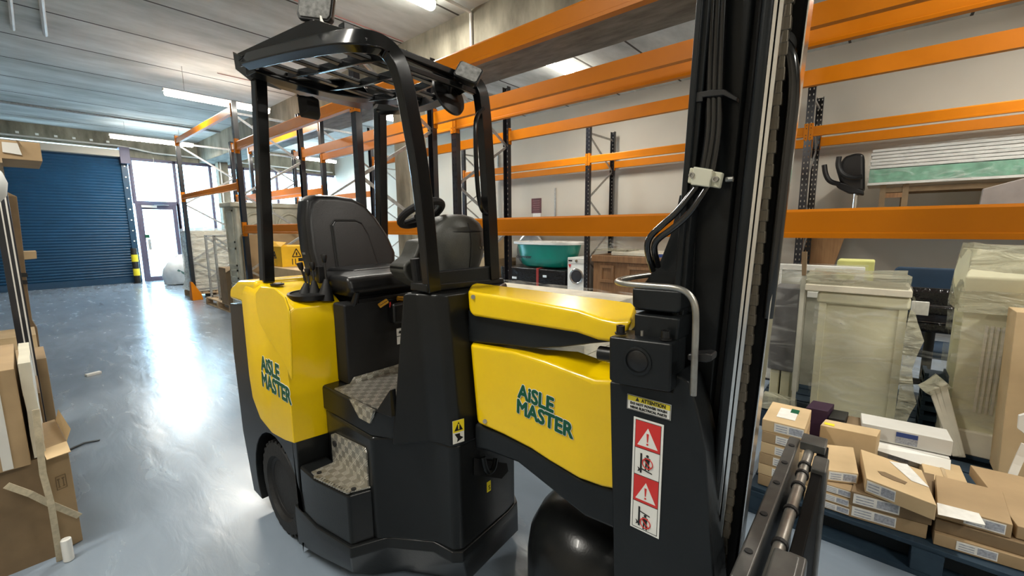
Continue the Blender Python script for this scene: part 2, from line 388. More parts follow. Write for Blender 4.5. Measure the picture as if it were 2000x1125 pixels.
# exit sign
e = thing('exit_sign', 'green emergency exit sign hanging over the glazed door', 'sign', (XF-.25, -2.88, 2.34))
MB().box((XF-.27, -3.06, 2.34), (XF-.24, -2.70, 2.49)).build('panel', emit('green_sign', (0, .42, .20), .6), e, bevel=.003)
MB().slab([(XF-.272, y_, z_) for y_, z_ in ((-2.74, 2.36), (-2.81, 2.36), (-2.82, 2.40), (-2.78, 2.44), (-2.83, 2.47), (-2.74, 2.47))], (-.002, 0, 0)).build('running_figure', 'white', e)
MB().slab([(XF-.272, y_, z_) for y_, z_ in ((-2.90, 2.40), (-2.97, 2.40), (-2.97, 2.37), (-3.03, 2.415), (-2.97, 2.46), (-2.97, 2.43), (-2.90, 2.43))], (-.002, 0, 0)).build('arrow', 'white', e)
MB().tube([(XF-.255, -2.88, 2.49), (XF-.255, -2.88, 3.6)], .005, 6).build('hanger', 'pipe', e)
MB().tube([(XF-.255, -2.95, 2.46), (XF-.02, -2.95, 2.46)], .008, 6).build('wall_arm', 'pipe', e)

# ------------------------------------------------------------------ ceiling services
def batten(x0, y0, x1, y1, z, drop, label, power=LAMP_W, group=None):
    c = Vector(((x0+x1)/2, (y0+y1)/2, z)); t = thing('batten_light', label, 'light', c, group or 'fluorescent battens under the ceiling')
    d = (Vector((x1, y1, 0))-Vector((x0, y0, 0))); L = d.length; d.normalize(); s = Vector((-d.y, d.x, 0))
    a = Vector((x0, y0, z)); q = Vector((x1, y1, z))
    def bar(p, r, zlo, zhi, w0, w1): return MB().loft([[k-s*w0+Vector((0, 0, zlo)), k+s*w0+Vector((0, 0, zlo)), k+s*w1+Vector((0, 0, zhi)), k-s*w1+Vector((0, 0, zhi))] for k in (p, r)])
    bar(a, q, .035, .075, .035, .035).build('body', 'white', t, bevel=.004)
    bar(a+d*.02, q-d*.02, -.035, .035, .045, .06).build('diffuser', emit('warm_diffuser', (1, .95, .85), 34), t, bevel=.02)
    for k in (.18, .82):
        p = a+(q-a)*k
        if drop > 0.03: MB().tube([p+Vector((0, 0, .07)), p+Vector((0, 0, drop+.0))], .004, 5).build('hanger', 'galv', t)
    ld = bpy.data.lights.new('tube_light', 'AREA'); ld.shape = 'RECTANGLE'; ld.size = L*.95; ld.size_y = .11; ld.energy = power*L/1.5; ld.color = LAMP_COL
    lo = bpy.data.objects.new('tube_light', ld); COL.objects.link(lo); lo.parent = t
    lo.location = (0, 0, -.042); lo.rotation_euler = (0, 0, math.atan2(d.y, d.x))
    return t
batten(9.05, -1.83, 9.05, -3.45, 3.72, ZC-3.72, 'hanging batten light above the free aisle, left of the cage')
batten(14.6, -1.78, 14.6, -3.50, 3.80, ZC-3.80, 'hanging batten light nearest the blue shutter')
batten(4.30, -2.2, 4.30, -3.60, 4.12, 0, 'batten light fixed to the ceiling at the top of the photo')
batten(4.30, -5.72, 4.30, -6.95, 4.12, 0, 'batten light beyond the downstand beam, over the orange beams')
batten(14.6, -6.1, 14.6, -7.6, 3.80, ZC-3.80, 'hanging batten light close to the windows beyond the racking')
batten(9.2, -5.7, 9.2, -7.0, 4.12, 0, 'batten light glimpsed behind the cage posts')
for x in (-1.6,):
    batten(x, -2.2, x, -3.6, 4.12, 0, 'batten light over the near end of the racking')
    batten(x, -5.7, x, -6.95, 4.12, 0, 'batten light over the near end of the wall racking')
batten(2.2, 1.6, 2.2, .1, 4.12, 0, 'batten light over the near aisle')
batten(-3.2, 1.0, -3.2, -.5, 4.12, 0, 'batten light at the back of the near aisle')
c = MB(); c.tube([(8.95, .6, ZC-.03), (8.95, -.6, ZC-.03)], .01)
def pipe(pts, r, label, mt='pipe', cat='pipe', name='ceiling_pipe'): return tag(MB().tube(pts, r, 8).build(name, mt), label, cat)
pipe([(9.0, -.29, 4.17), (7.0, -.25, 4.17), (3.0, -.15, 4.17)], .022, 'leftmost white conduit on the ceiling at top left')
pipe([(8.92, -.58, 4.17), (7.0, -.47, 4.17), (3.0, -.24, 4.17)], .026, 'second white conduit on the ceiling, right of the leftmost')
pipe([(14.0, 2.5, 4.16), (14.0, -4.0, 4.16)], .03, 'long grey pipe across the ceiling near the shutter', 'galv')
pipe([(4.1, -4.0, 4.16), (4.1, -3.3, 4.16)], .02, 'short conduit on the ceiling next to the downstand beam')
pipe([(4.1, -4.01, 4.15), (4.1, -4.01, 3.0+.62)], .02, 'vertical conduit down the face of the concrete downstand')
pipe([(12.5, -5.2, 4.16), (-2, -5.2, 4.16)], .016, 'thin white conduit along the ceiling behind the downstand beam')
pipe([(3.9, -3.9+-1.0, 4.15), (3.9, -5.2, 4.15), (3.9, -8.3, 4.15)], .014, 'thin white branch conduit across the ceiling by the batten light')
rc_ = mat('red_cable', (.30, .10, .09), .5)
pipe([(5.50, -4.0, 4.19), (5.50, -1.6, 4.19)], .006, 'thin red cable across the ceiling above the cage', rc_, 'cable', 'alarm_cable')
pipe([(8.95, -4.0, 4.19), (8.95, -2.6, 4.19)], .006, 'thin red cable across the ceiling, left of the cage', rc_, 'cable', 'alarm_cable')
pipe([(11.3, -3.9, 3.9), (11.3, -3.9, 3.45), (11.3, -3.9, 3.4)], .02, 'short white drop pipe beside the downstand near the windows')

# ------------------------------------------------------------------ pallet racking
def make_frame(label, group):
    t = thing('rack_frame', label, 'rack frame', (0, 0, 0), group)
    def upr(yf, s):
        u = MB(); th = .004; h = 3.44
        prof = [(-.045, 0), (.045, 0), (.045, -.068*s), (.038, -.068*s), (.041, -.006*s), (-.041, -.006*s), (-.038, -.068*s), (-.045, -.068*s)]
        u.loft([[(x, yf+y, z) for x, y in prof] for z in (.01, h)])
        o = u.build('upright', 'rackh', t)
        f = MB(); f.box((-.06, yf-.085*s if s > 0 else yf-.01, 0), (.06, yf+.01 if s > 0 else yf+.085, .012)); f.build('foot_plate', 'rack', t)
        return o
    upr(0, 1); upr(-1.04, -1)
    z = [.25]; ya, yb = -.055, -.985
    def brace(p, q): MB().tube([p, q], .01, sq=(.018, .034)).build('brace', 'galv', t)
    brace((0, ya, .22), (0, yb, .22)); brace((0, ya, 3.27), (0, yb, 3.27))
    zs = [.24, .84, 1.44, 2.04, 2.64, 3.24]
    for i in range(5):
        a, b = (ya, yb) if i % 2 == 1 else (yb, ya)
        brace((.0, a, zs[i]+.01), (.0, b, zs[i+1]-.01))
    return t
FX = [11.15, 7.66, 4.13, .75, -2.75]
FX3 = [11.34, 7.85, 4.36, .87, -2.62]
ROWS = {'a': (-2.36, FX), 'b': (-3.70, FX), 'c': (-7.30, FX3)}
rname = {'a': 'front row', 'b': 'second row', 'c': 'grey wall row'}
pos = ['nearest windows', 'second from windows', 'third from windows', 'behind the mast']
f0 = None
for r, (yf, fx) in ROWS.items():
    for i, x in enumerate(fx[:4]):
        lab = 'black punched rack frame in the %s, %s' % (rname[r], pos[i])
        if f0 is None: f0 = make_frame(lab, 'black rack frames with zigzag bracing'); f = f0
        else: f = dup(f0)
        f.location = (x, yf, 0); f['label'] = lab
# beams
ml = {}
def beam(xa, xb, yf, s, z, label, group, h=.13, name='rack_beam'):
    """s=1: hooks on the aisle face of the uprights, s=-1: on their back face"""
    key = (round(xb-xa, 2), s, h); o = None
    L = xb-xa
    if key in ml:
        t = dup(ml[key], (xa, yf, z), None, label, group); return t
    t = thing(name, label, 'rack beam', (0, 0, 0), group)
    m = MB(); y0, y1 = (-.052, .004)
    prof = [(y1*s, .0), (y1*s, .022), ((y1-.005)*s, .026), ((y1-.005)*s, h-.012), ((y1-.012)*s, h), (y0*s, h), (y0*s, 0)]
    m.loft([[(x, y, zz) for y, zz in prof] for x in (.047, L-.047)]); m.build('beam_box', 'orange', t)
    for x0, x1 in ((.004, .05), (L-.05, L-.004)):
        k = MB(); k.box((x0, .001*s if s > 0 else -.010, -.045), (x1, .010 if s > 0 else -.001, h+.045))
        e = x1 if x0 < .1 else x0
        k.box((e-.004, -.05 if s > 0 else -.004, -.045), (e+.004, .004 if s > 0 else .05, h+.045))
        kk = k.build('connector', 'orange', t, bevel=.002)
        q = MB()
        for zz in (-.02, .02, h-.02, h+.02): q.box(((x0+x1)/2-.006, (.0095 if s > 0 else -.0125), zz-.006), ((x0+x1)/2+.004, (.0125 if s > 0 else -.0095), zz+.006))
        q.build('hook_slots', 'blkp', kk)
    t.location = (xa, yf, z); ml[key] = t
    return t
bays = ['bay by the windows', 'second bay from the windows', 'third bay, behind the truck', 'near bay, right of the mast']
side = {('a', 1): 'front of the first rack row', ('a', -1): 'rear of the first rack row', ('b', 1): 'front of the second rack row', ('b', -1): 'rear of the second rack row', ('c', 1): 'front of the wall rack row', ('c', -1): 'rear of the wall rack row'}
for r, (yf, fx) in ROWS.items():
    for s in (1, -1):
        y = yf if s == 1 else yf-1.04
        for i in range(4):
            L = 'orange beam at the %s, %%s level of the %s' % (side[(r, s)], bays[i])
            if i == 0 and r != 'c':
                beam(fx[1], fx[0], y, s, 3.26, L % 'top', 'orange upper rack beams', .11)
                beam(fx[1], fx[0], y, s, 2.13, L % 'middle', 'orange middle rack beams', .11)
            elif i > 0:
                beam(fx[i+1], fx[i], y, s, 2.71, L % 'top', 'orange upper rack beams')
        if (r, s) == ('a', 1):
            for i in (1, 2, 3): beam(fx[i+1], fx[i], y, s, 1.442, 'orange beam at shoulder height in front rack row, %s' % bays[i], 'orange shoulder height rack beams')
        if r == 'c':
            for i in (1, 2, 3): beam(fx[i+1], fx[i], y, s, 1.43, 'low orange beam at the %s, %s' % (side[(r, s)], bays[i]), 'low orange wall rack beams')
# guard on the end frame
g = MB(); x0, y0 = 11.15, -2.36
g.loft([[(x0-.10, y0+.03, 0), (x0+.10, y0+.03, 0), (x0+.10, y0-.16, 0), (x0-.10, y0-.16, 0)], [(x0-.09, y0+.03, .13), (x0+.09, y0+.03, .13), (x0+.09, y0-.14, .13), (x0-.09, y0-.14, .13)], [(x0-.05, y0+.02, .40), (x0+.05, y0+.02, .40), (x0+.05, y0-.01, .40), (x0-.05, y0-.01, .40)]])
tag(g.build('upright_guard', 'orange', bevel=.006), 'orange steel guard wrapped round foot of end rack frame', 'rack guard')

pipe([(15.72, -4.40, 3.58), (15.72, -4.40, 1.2)], .018, 'white conduit running down the far concrete column', 'pipe', 'pipe', 'column_conduit')
fs = P(180, 732, 'z', .004)
tag(MB().box(fs+V_((-.02, -.07, -.004)), fs+V_((.03, .05, .02)), .3).build('foam_scrap', 'white', bevel=.003), 'small white foam scrap lying on the open floor', 'scrap')
a_, b_ = P(136, 878, 'z', .006), P(195, 859, 'z', .006)
tag(MB().tube([a_, a_*.5+b_*.5+V_((.03, 0, .004)), b_], .006, sq=(.022, .004)).build('plastic_strip', 'blkp'), 'dark plastic strip lying on the floor beside the near left cartons', 'strip')
# ------------------------------------------------------------------ articulated forklift
T = thing('forklift_truck', 'charcoal and yellow articulated forklift truck parked beside the orange racking', 'forklift', (1.5, -1.2, 0))
V = Vector
def poly(pts, ax, v): return [P(x, y, ax, v) for x, y in pts]
def mir(pl, yc=-1.2): return pl+[(x, 2*yc-y) for x, y in reversed(pl)]
# rear body with wheel arch
xs = lambda x, z: V((x, -.70, z))
arch = [V((2.13+.285*math.cos(a), -.70, .235+.285*math.sin(a))) for a in [math.radians(k) for k in range(200, -25, -12)]]
side_pts = [xs(2.575, 1.11), xs(2.59, .85), xs(2.575, .45), xs(2.50, .14), xs(2.40, .10)][:5]
side_pts = [xs(2.575, 1.115), xs(2.60, .85), xs(2.575, .40), xs(2.49, .08), xs(2.42, .08)] + arch[1:-1][::1] + [xs(1.875, .10), xs(1.86, .585), xs(2.0, .56), xs(2.2, .62), xs(2.3, 1.13)]
# order: rear edge down, arch from rear to front, front edge up
arch_r = [V((2.13+.285*math.cos(a), -.70, .235+.285*math.sin(a))) for a in [math.radians(k) for k in range(-33, 214, 13)]]
side_pts = [xs(2.575, 1.115), xs(2.60, .85), xs(2.575, .40), xs(2.49, .08)] + arch_r[:] + [xs(1.875, .08), xs(1.855, .60), xs(2.0, .56), xs(2.22, .72), xs(2.26, 1.14)]
side_pts = [xs(2.575, 1.115), xs(2.60, .85), xs(2.575, .40), xs(2.49, .08)] + arch_r + [xs(1.875, .08), xs(1.855, .585), xs(1.90, .60), xs(1.93, 1.08), xs(2.26, 1.14)]
body = MB().slab(side_pts, (0, -.26, 0)).build('rear_body', 'truck', T, bevel=.02, seg=3)
MB().box((1.88, -1.45, .12), (2.58, -.955, 1.10)).build('engine_housing', 'truck', T, bevel=.03)
MB().slab([V((p.x, -1.44, p.z)) for p in side_pts], (0, -.26, 0)).build('rear_body', 'truck', T, bevel=.02)
MB().slab([V((x, -.705, z)) for x, z in ((2.60, 1.135), (2.575, 1.20), (2.45, 1.245), (2.2, 1.262), (2.2, 1.135))], (0, -.97, 0)).build('engine_cover', 'yellow', T, bevel=.022, seg=3)
# wheels
def wheel(c, R, w, yo, name='wheel'):
    c = V(c); s = 1 if yo > 0 else -1
    t = MB().lathe(c, (0, s, 0), [(R*.62, -w), (R*.93, -w), (R, -w*.85), (R, -.02), (R*.95, 0), (R*.70, .004), (R*.66, -.012), (R*.62, -.02)], 48)
    for k in range(30):
        a = 2*math.pi*k/30; d = V((math.cos(a), 0, math.sin(a))); e = V((-math.sin(a), 0, math.cos(a)))
        q = [c+d*r+e*ee+V((0, y*s, 0)) for y in (-.055, -.004) for r, ee in ((R-.01, -.010), (R+.004, -.010), (R+.004, .010), (R-.01, .010))]
        t.hexa(q)
    o = t.build('wheel', 'rubber', T, smooth=True)
    MB().lathe(c, (0, s, 0), [(R*.64, -w), (R*.64, -.012), (R*.58, -.018), (R*.50, -.055), (R*.2, -.06), (R*.2, -.035), (R*.14, -.03), (0, -.03)], 40).build('rim', 'matte', o, smooth=True)
    for k in range(6):
        a = 2*math.pi*k/6
        MB().cyl(c+V((R*.34*math.cos(a), -.062*s, R*.34*math.sin(a))), c+V((R*.34*math.cos(a), -.045*s, R*.34*math.sin(a))), .011, 8).build('wheel_nut', 'steel', o)
wheel((2.13, -.715, .235), .235, .16, 1)
wheel((2.13, -1.685, .235), .235, .16, -1)
# chassis, skirt and steps
bot = [(1.925, -.70), (1.81, -.745), (1.63, -.805), (1.52, -.825), (1.50, -.91), (1.325, -1.04), (1.19, -1.10), (1.215, -1.30)]
top = [(1.925, -.695), (1.70, -.69), (1.475, -.722), (1.415, -.85), (1.25, -.955), (1.15, -.967), (1.12, -.996), (1.14, -1.285)]
B_ = bot+[(1.22, -1.45), (1.6, -1.64), (1.925, -1.70)]; T_ = top+[(1.157, -1.37), (1.5, -1.62), (1.925, -1.70)]
MB().loft([[(x, y, .05) for x, y in B_], [(x*.6+a*.4, y*.6+b*.4, .06) for (x, y), (a, b) in zip(B_, T_)], [(x, y, .21) for x, y in T_], [(x+.006, y-.004, .25) for x, y in T_]]).build('skirt', 'truck', T, bevel=.012)
ch = [(1.88, -.845), (1.765, -.82), (1.44, -.82), (1.405, -.862), (1.245, -.965), (1.155, -.978), (1.132, -1.005), (1.15, -1.285), (1.165, -1.36), (1.5, -1.61), (1.88, -1.69)]
MB().prism(ch, .245, .69).build('chassis', 'truck', T, bevel=.014)
MB().prism([(1.86, -.705), (1.71, -.702), (1.49, -.735), (1.455, -.825), (1.86, -.825)], .245, .465).build('step_box', 'truck', T, bevel=.012)
M['chq'] = None
def m_chequer():
    m, nt, b = newmat('aluminium_chequer_plate'); N = nt.nodes.new; L = nt.links.new
    tc = N('ShaderNodeTexCoord'); mp = N('ShaderNodeMapping'); mp.inputs['Rotation'].default_value = (0, 0, 0); mp.inputs['Scale'].default_value = (34, 34, 34); L(tc.outputs['Object'], mp.inputs[0])
    ck = N('ShaderNodeTexChecker'); ck.inputs['Scale'].default_value = 1; L(mp.outputs[0], ck.inputs[0])
    w1 = N('ShaderNodeTexWave'); w1.inputs['Scale'].default_value = 1.9; w1.bands_direction = 'DIAGONAL'; L(mp.outputs[0], w1.inputs[0])
    mx = N('ShaderNodeMath'); mx.operation = 'MULTIPLY'; L(ck.outputs['Fac'], mx.inputs[0]); L(w1.outputs['Fac'], mx.inputs[1])
    bp = N('ShaderNodeBump'); bp.inputs['Strength'].default_value = .8; bp.inputs['Distance'].default_value = .004; L(mx.outputs[0], bp.inputs['Height']); L(bp.outputs[0], b.inputs['Normal'])
    rp = N('ShaderNodeValToRGB'); rp.color_ramp.elements[0].color = (.36, .34, .29, 1); rp.color_ramp.elements[1].color = (.60, .58, .52, 1); L(ck.outputs['Fac'], rp.inputs[0]); L(rp.outputs[0], b.inputs['Base Color'])
    setin(b, Metallic=.75, Roughness=.38); return m
M['chq'] = m_chequer()
st = MB().slab([(1.755, -.712, .468), (1.70, -.709, .468), (1.50, -.742, .468), (1.465, -.818, .468), (1.755, -.818, .468)], (0, 0, .006)).build('step_tread', 'chq', T)
k = MB()
for i in range(14):
    a = V((1.70, -.709, .472))*(1-i/13)+V((1.50, -.742, .472))*(i/13); k.cyl(a, a+V((0, 0, .006)), .011, 8)
k.build('tread_teeth', 'chq', st)
for x, y in ((1.72, -.73), (1.50, -.765)): MB().cyl((x, y, .470), (x, y, .478), .010, 10).build('bolt', 'matte', st)
rs = MB().slab([(1.765, -.8185, .47), (1.765, -.8185, .60), (1.735, -.8185, .615), (1.485, -.8185, .635), (1.475, -.8185, .62), (1.475, -.8185, .47)], (0, .006, 0)).build('step_riser', 'chq', T)
MB().cyl((1.73, -.812, .57), (1.73, -.806, .57), .014, 12).build('bolt', 'matte', rs)
# housing carrying the cab floor, and front tower
MB().prism([(1.88, -.83), (1.765, -.828), (1.45, -.828), (1.30, -.90), (1.30, -1.55), (1.88, -1.60)], .685, .80).build('floor_housing', 'truck', T, bevel=.012)
MB().slab([(1.76, -.84, .801), (1.50, -.84, .801), (1.34, -.86, .801), (1.30, -1.5, .801), (1.76, -1.5, .801)], (0, 0, .006)).build('cab_floor', 'chq', T)
MB().slab([(1.53, -.822, .745), (1.45, -.822, .745), (1.42, -.822, .806), (1.60, -.822, .806)], (0, -.012, 0)).build('floor_lip', 'chq', T)
MB().slab([(1.749, -.90, .80), (1.749, -.93, .835), (1.749, -1.45, .835), (1.749, -1.45, .80)], (.004, 0, 0)).build('kick_strip', 'chq', T)
MB().box((1.755, -1.55, .80), (1.86, -.905, 1.17)).build('seat_box', 'matte', T, bevel=.01)
twA = [(1.33, -.835), (1.235, -.952), (1.145, -.974), (1.126, -1.003), (1.118, -1.10), (1.14, -1.32), (1.25, -1.45), (1.33, -1.52)]
twB = [(1.33, -.915), (1.282, -.946), (1.205, -.972), (1.175, -1.00), (1.155, -1.10), (1.165, -1.28), (1.22, -1.38), (1.33, -1.42)]
MB().loft([[(x, y, .685) for x, y in twA], [(x, y, 1.262) for x, y in twB]]).build('front_tower', 'truck', T, bevel=.012)
# rear edge sill of the tower side
MB().slab([(1.325, -.84, .80), (1.42, -.832, .80), (1.345, -.85, .90)], (0, -.03, 0)).build('sill', 'truck', T, bevel=.004)
def decal(o, u, v, w, h, parent, name, m, t=.0016, r=0):
    o = V(o); u = V(u).normalized(); v = V(v).normalized(); n = u.cross(v)
    return MB().slab([o, o+u*w, o+u*w+v*h, o+v*h], n*t).build(name, m, parent)
def tri(o, u, v, s, parent, m, t, name='warning_triangle', hgt=.88):
    o = V(o); u = V(u).normalized(); v = V(v).normalized(); n = u.cross(v)
    return MB().slab([o-u*s/2, o+u*s/2, o+v*s*hgt], n*t).build(name, m, parent)
# decals on the seat box
for y0, y1, z0, z1, nm in ((-1.165, -1.245, .935, 1.015, 'pictogram_decal'), (-1.19, -1.26, 1.04, 1.075, 'small_decal')):
    d = decal((1.7535, y0, z0), (0, -1, 0), (0, 0, 1), abs(y1-y0), z1-z0, T, nm, 'white')
    if nm == 'pictogram_decal':
        MB().box((1.750, -1.207, .935), (1.7515, -1.205, 1.015)).build('rule', 'red', d); MB().box((1.750, -1.245, .974), (1.7515, -1.165, .976)).build('rule', 'blkp', d)
        for y, z in ((-1.185, .995), (-1.192, .955), (-1.225, .995), (-1.225, .952)):
            MB().slab([(1.7505, y+.010, z-.004), (1.7505, y-.008, z-.009), (1.7505, y-.011, z+.002), (1.7505, y+.004, z+.008)], (-.001, 0, 0)).build('symbol', 'blkp', d)
    else:
        MB().box((1.750, -1.26, 1.060), (1.7515, -1.19, 1.075)).build('yellow_band', 'ylwp', d)
        for i in range(3): MB().box((1.750, -1.25, 1.043+i*.005), (1.7515, -1.20, 1.045+i*.005)).build('text_line', 'blkp', d)
# dash toe panel and bellows under the seat
MB().prism([(1.755, -.98), (1.755, -1.42), (2.1, -1.42), (2.1, -.98)], 1.165, 1.185).build('seat_plate', 'black', T, bevel=.004)
bl = []
for i in range(7): bl.append([(x+(.016 if (i % 2) else 0)*sx, y+(.016 if (i % 2) else 0)*sy, 1.125+i*.016) for x, y, sx, sy in ((1.78, -.985, -1, 1), (1.78, -1.43, -1, -1), (2.2, -1.43, 1, -1), (2.2, -.985, 1, 1))])
MB().loft(bl).build('suspension_bellows', 'leather', T, smooth=True, ang=60)
MB().box((1.70, -1.12, 1.05), (1.757, -1.30, 1.15)).build('heater_box', 'black', T, bevel=.015)
# seat
seat = MB().loft([[ (x, y, z) for x, y, z in ring] for ring in (
    [(1.78, -.955, 1.190), (1.78, -1.42, 1.190), (2.20, -1.42, 1.190), (2.20, -.955, 1.190)],
    [(1.725, -.925, 1.225), (1.725, -1.40, 1.225), (2.22, -1.445, 1.225), (2.22, -.930, 1.225)],
    [(1.74, -.920, 1.285), (1.74, -1.40, 1.285), (2.22, -1.45, 1.29), (2.22, -.930, 1.29)],
    [(1.83, -.97, 1.305), (1.83, -1.36, 1.305), (2.18, -1.40, 1.285), (2.18, -.98, 1.285)])]).build('seat_cushion', 'leather', T, bevel=.025, seg=4)
MB().box((1.85, -1.34, 1.28), (2.16, -1.01, 1.309)).build('cushion_panel', 'leather', seat, bevel=.012, seg=3)
def seat_ring(pts, x, dx=0): return [V((x+dx+(z-1.27)*.16, y, z)) for y, z in pts]
sil = [(-.945, 1.27), (-.93, 1.40), (-.935, 1.55), (-.955, 1.645), (-1.0, 1.672), (-1.10, 1.675), (-1.20, 1.665), (-1.27, 1.63), (-1.33, 1.56), (-1.39, 1.46), (-1.425, 1.36), (-1.415, 1.30), (-1.36, 1.25), (-1.0, 1.24)]
cy, cz = -1.17, 1.45
sc = lambda k: [(cy+(y-cy)*k, cz+(z-cz)*k) for y, z in sil]
bk = MB().loft([seat_ring(sc(.90), 2.085), seat_ring(sc(.985), 2.10), seat_ring(sc(1), 2.13), seat_ring(sc(1), 2.19), seat_ring(sc(.92), 2.235)]).build('seat_backrest', 'leather', T, bevel=.02, seg=3)
ins = [(-1.055, 1.26), (-1.055, 1.52), (-1.075, 1.545), (-1.19, 1.545), (-1.225, 1.53), (-1.255, 1.47), (-1.30, 1.26)]
MB().loft([seat_ring(ins, 2.088), seat_ring([(cy+(y-cy)*.96, cz-.02+(z-cz+.02)*.96) for y, z in ins], 2.072)])  .build('back_panel', 'leather', bk, bevel=.012, seg=3)
pp = [V((2.083+(z-1.27)*.16, y, z)) for y, z in ins]
MB().tube(pp, .0045, 6).build('piping', 'matte', bk)
MB().box((2.16, -.952, 1.375), (2.19, -.93, 1.385)).build('recline_tab', 'steel', bk)
for p, q, r in (((740, 598), (757, 587), .012), ((776, 583), (795, 584), .013)):
    MB().cyl(P(*p, 'x', 1.74), P(*q, 'x', 1.73), r, 12).build('seat_lever', mat('amber_grip', (.75, .36, .03), .4), T, bevel=.005, smooth=True)
MB().tube([P(697, 570, 'x', 1.74), P(692, 590, 'x', 1.76), P(680, 610, 'x', 1.79)], .012, 8, .018).build('adjust_lever', 'black', T, smooth=True)
MB().cyl(P(762, 590, 'x', 1.73), P(762, 600, 'x', 1.73), .004, 6).build('red_pin', 'red', T)
# yellow console right of the seat
C1 = [(1.853, .578, 1.095), (1.875, .575, 1.165), (1.95, .56, 1.205), (2.10, .545, 1.235), (2.24, .575, 1.252), (2.32, .66, 1.255), (2.345, .80, 1.235)]
rings = []
for x, zb, zt in C1:
    f = max(0, (1.95-x)*.15)
    rings.append([(x, -.688, zb), (x, -.688, zt-.055), (x, -.700, zt-.03), (x, -.735-f, zt), (x, -.955, zt-.005), (x, -.965, zt-.03), (x, -.965, .722), (x, -.895, .708), (x, -.895, zb-.015)])
con = MB().loft(rings).build('side_console', 'yellow', T, bevel=.012, seg=3)
sw = [P(x, y, 'y', -.690) for x, y in ((503, 572), (512, 560), (540, 562), (560, 580), (568, 605), (571, 660), (573, 742), (566, 722), (548, 690), (528, 660), (511, 630), (505, 600))]
MB().slab(sw, (0, .010, 0)).build('swoosh_panel', 'yellow', con, bevel=.006, seg=3)
MB().cyl(P(662, 621, 'x', 1.852), P(662, 621, 'x', 1.846), .006, 10).build('screw', 'matte', con)
def wordmark(o, u, v, size, parent, lift=.002):
    o = V(o); u = V(u).normalized(); v = V(v).normalized()
    for i, (s, dx) in enumerate((('A\u0069SLE', .12), ('MASTER', 0))):
        p = o+u*size*dx-v*size*.82*i
        text(s, p, u, v, size, 'white', parent, 'letter_outline', off=size*.068, ext=.0004, sx=.92, shear=.05, lift=lift*.6)
        text(s, p, u, v, size, 'green', parent, 'lettering', off=size*.040, ext=.0004, sx=.92, shear=.05, lift=lift)
a = P(513, 722, 'y', -.688); b_ = P(571, 770, 'y', -.688)
a = P(510, 720, 'y', -.688); u1 = (P(553, 746, 'y', -.688)-a); wordmark(a, u1, (0, 0, 1), .098, con)
# lever tray, boots and levers
tr = V((1.950, -.850, 1.205))
def ell(a, b, dz, n=28): return [tr+V((a*math.cos(2*math.pi*k/n), b*math.sin(2*math.pi*k/n), dz+a*math.cos(2*math.pi*k/n)*.10)) for k in range(n)]
MB().loft([ell(.078, .098, -.012), ell(.078, .098, .008), ell(.066, .086, .010), ell(.062, .082, -.004)]).build('lever_bezel', 'black', con, smooth=True)
MB().loft([ell(.064, .084, -.010), ell(.064, .084, .006)]).build('lever_tray', 'matte', con)
for (bx, by), (mx, my), (kx, ky), xx in (((592, 592), (598, 553), (588, 523), 1.97), ((603, 590), (604, 560), (601, 534), 2.01), ((614, 588), (613, 548), (610, 523), 1.96), ((636, 588), (637, 545), (633, 508), 1.90)):
    lv = MB(); A = P(bx, by, 'x', xx); Bm = P(mx, my, 'x', xx+.01); K = P(kx, ky, 'x', xx+.02); A.z = max(A.z, 1.165)
    lv.tube([A, A*.6+Bm*.4, A*.3+Bm*.7, Bm], .038, 12, .009)
    l = lv.build('lever_boot', 'matte', con, smooth=True)
    MB().tube([Bm-(K-Bm)*.2, K], .005, 8).build('stem', 'black', l, smooth=True)
    ax = (K-Bm).normalized()
    MB().lathe(K-ax*.012, ax, [(.006, 0), (.010, .006), (.014, .030), (.013, .036), (0, .038)], 14).build('knob', 'black', l, smooth=True)
MB().box((1.95, -.925, 1.25), (1.98, -.895, 1.33)).build('switch_block', 'black', con, bevel=.004)
hb = V((2.12, -.775, 1.243))
MB().lathe(hb, (0, 0, 1), [(.030, 0), (.030, .006), (.021, .008), (.020, .003), (0, .003)], 24).build('button_ring', 'black', con, smooth=True)
MB().lathe(hb, (0, 0, 1), [(.017, .003), (.016, .009), (0, .010)], 20).build('button', 'steel', con, smooth=True)
# cage: rear posts, hoops, rails
cg = MB().tube([P(522, 552, 'x', 2.22), P(505, 138, 'x', 2.22)], .03, sq=(.052, .062)).build('rear_post', 'cage', T, bevel=.008)
MB().tube([P(747, 545, 'x', 2.22), P(742, 212, 'x', 2.22)], .03, sq=(.052, .062)).build('rear_post', 'cage', T, bevel=.008)
near = [V((1.245, -.99, 1.265)), P(824, 350, 'x', 1.243), P(797, 200, 'x', 1.245), P(786, 150, 'x', 1.247), P(772, 112, 'x', 1.252), P(748, 88, 'x', 1.275), P(712, 79, 'z', 2.075), P(660, 80, 'z', 2.09), P(560, 100, 'z', 2.14), P(484, 120, 'z', 2.18)]
far = [P(962, 545, 'x', 1.245), P(953, 350, 'x', 1.245), P(943, 205, 'x', 1.247), P(936, 172, 'x', 1.252), P(920, 157, 'x', 1.275), P(900, 165, 'z', 2.055), P(870, 188, 'z', 2.07), P(835, 202, 'z', 2.09), P(800, 211, 'z', 2.12), P(742, 212, 'z', 2.155)]
MB().tube(near, .03, sq=(.058, .040), smooth=2).build('cage_hoop', 'cage', T, bevel=.007)
MB().tube(far, .03, sq=(.052, .038), smooth=2).build('cage_hoop', 'cage', T, bevel=.007)
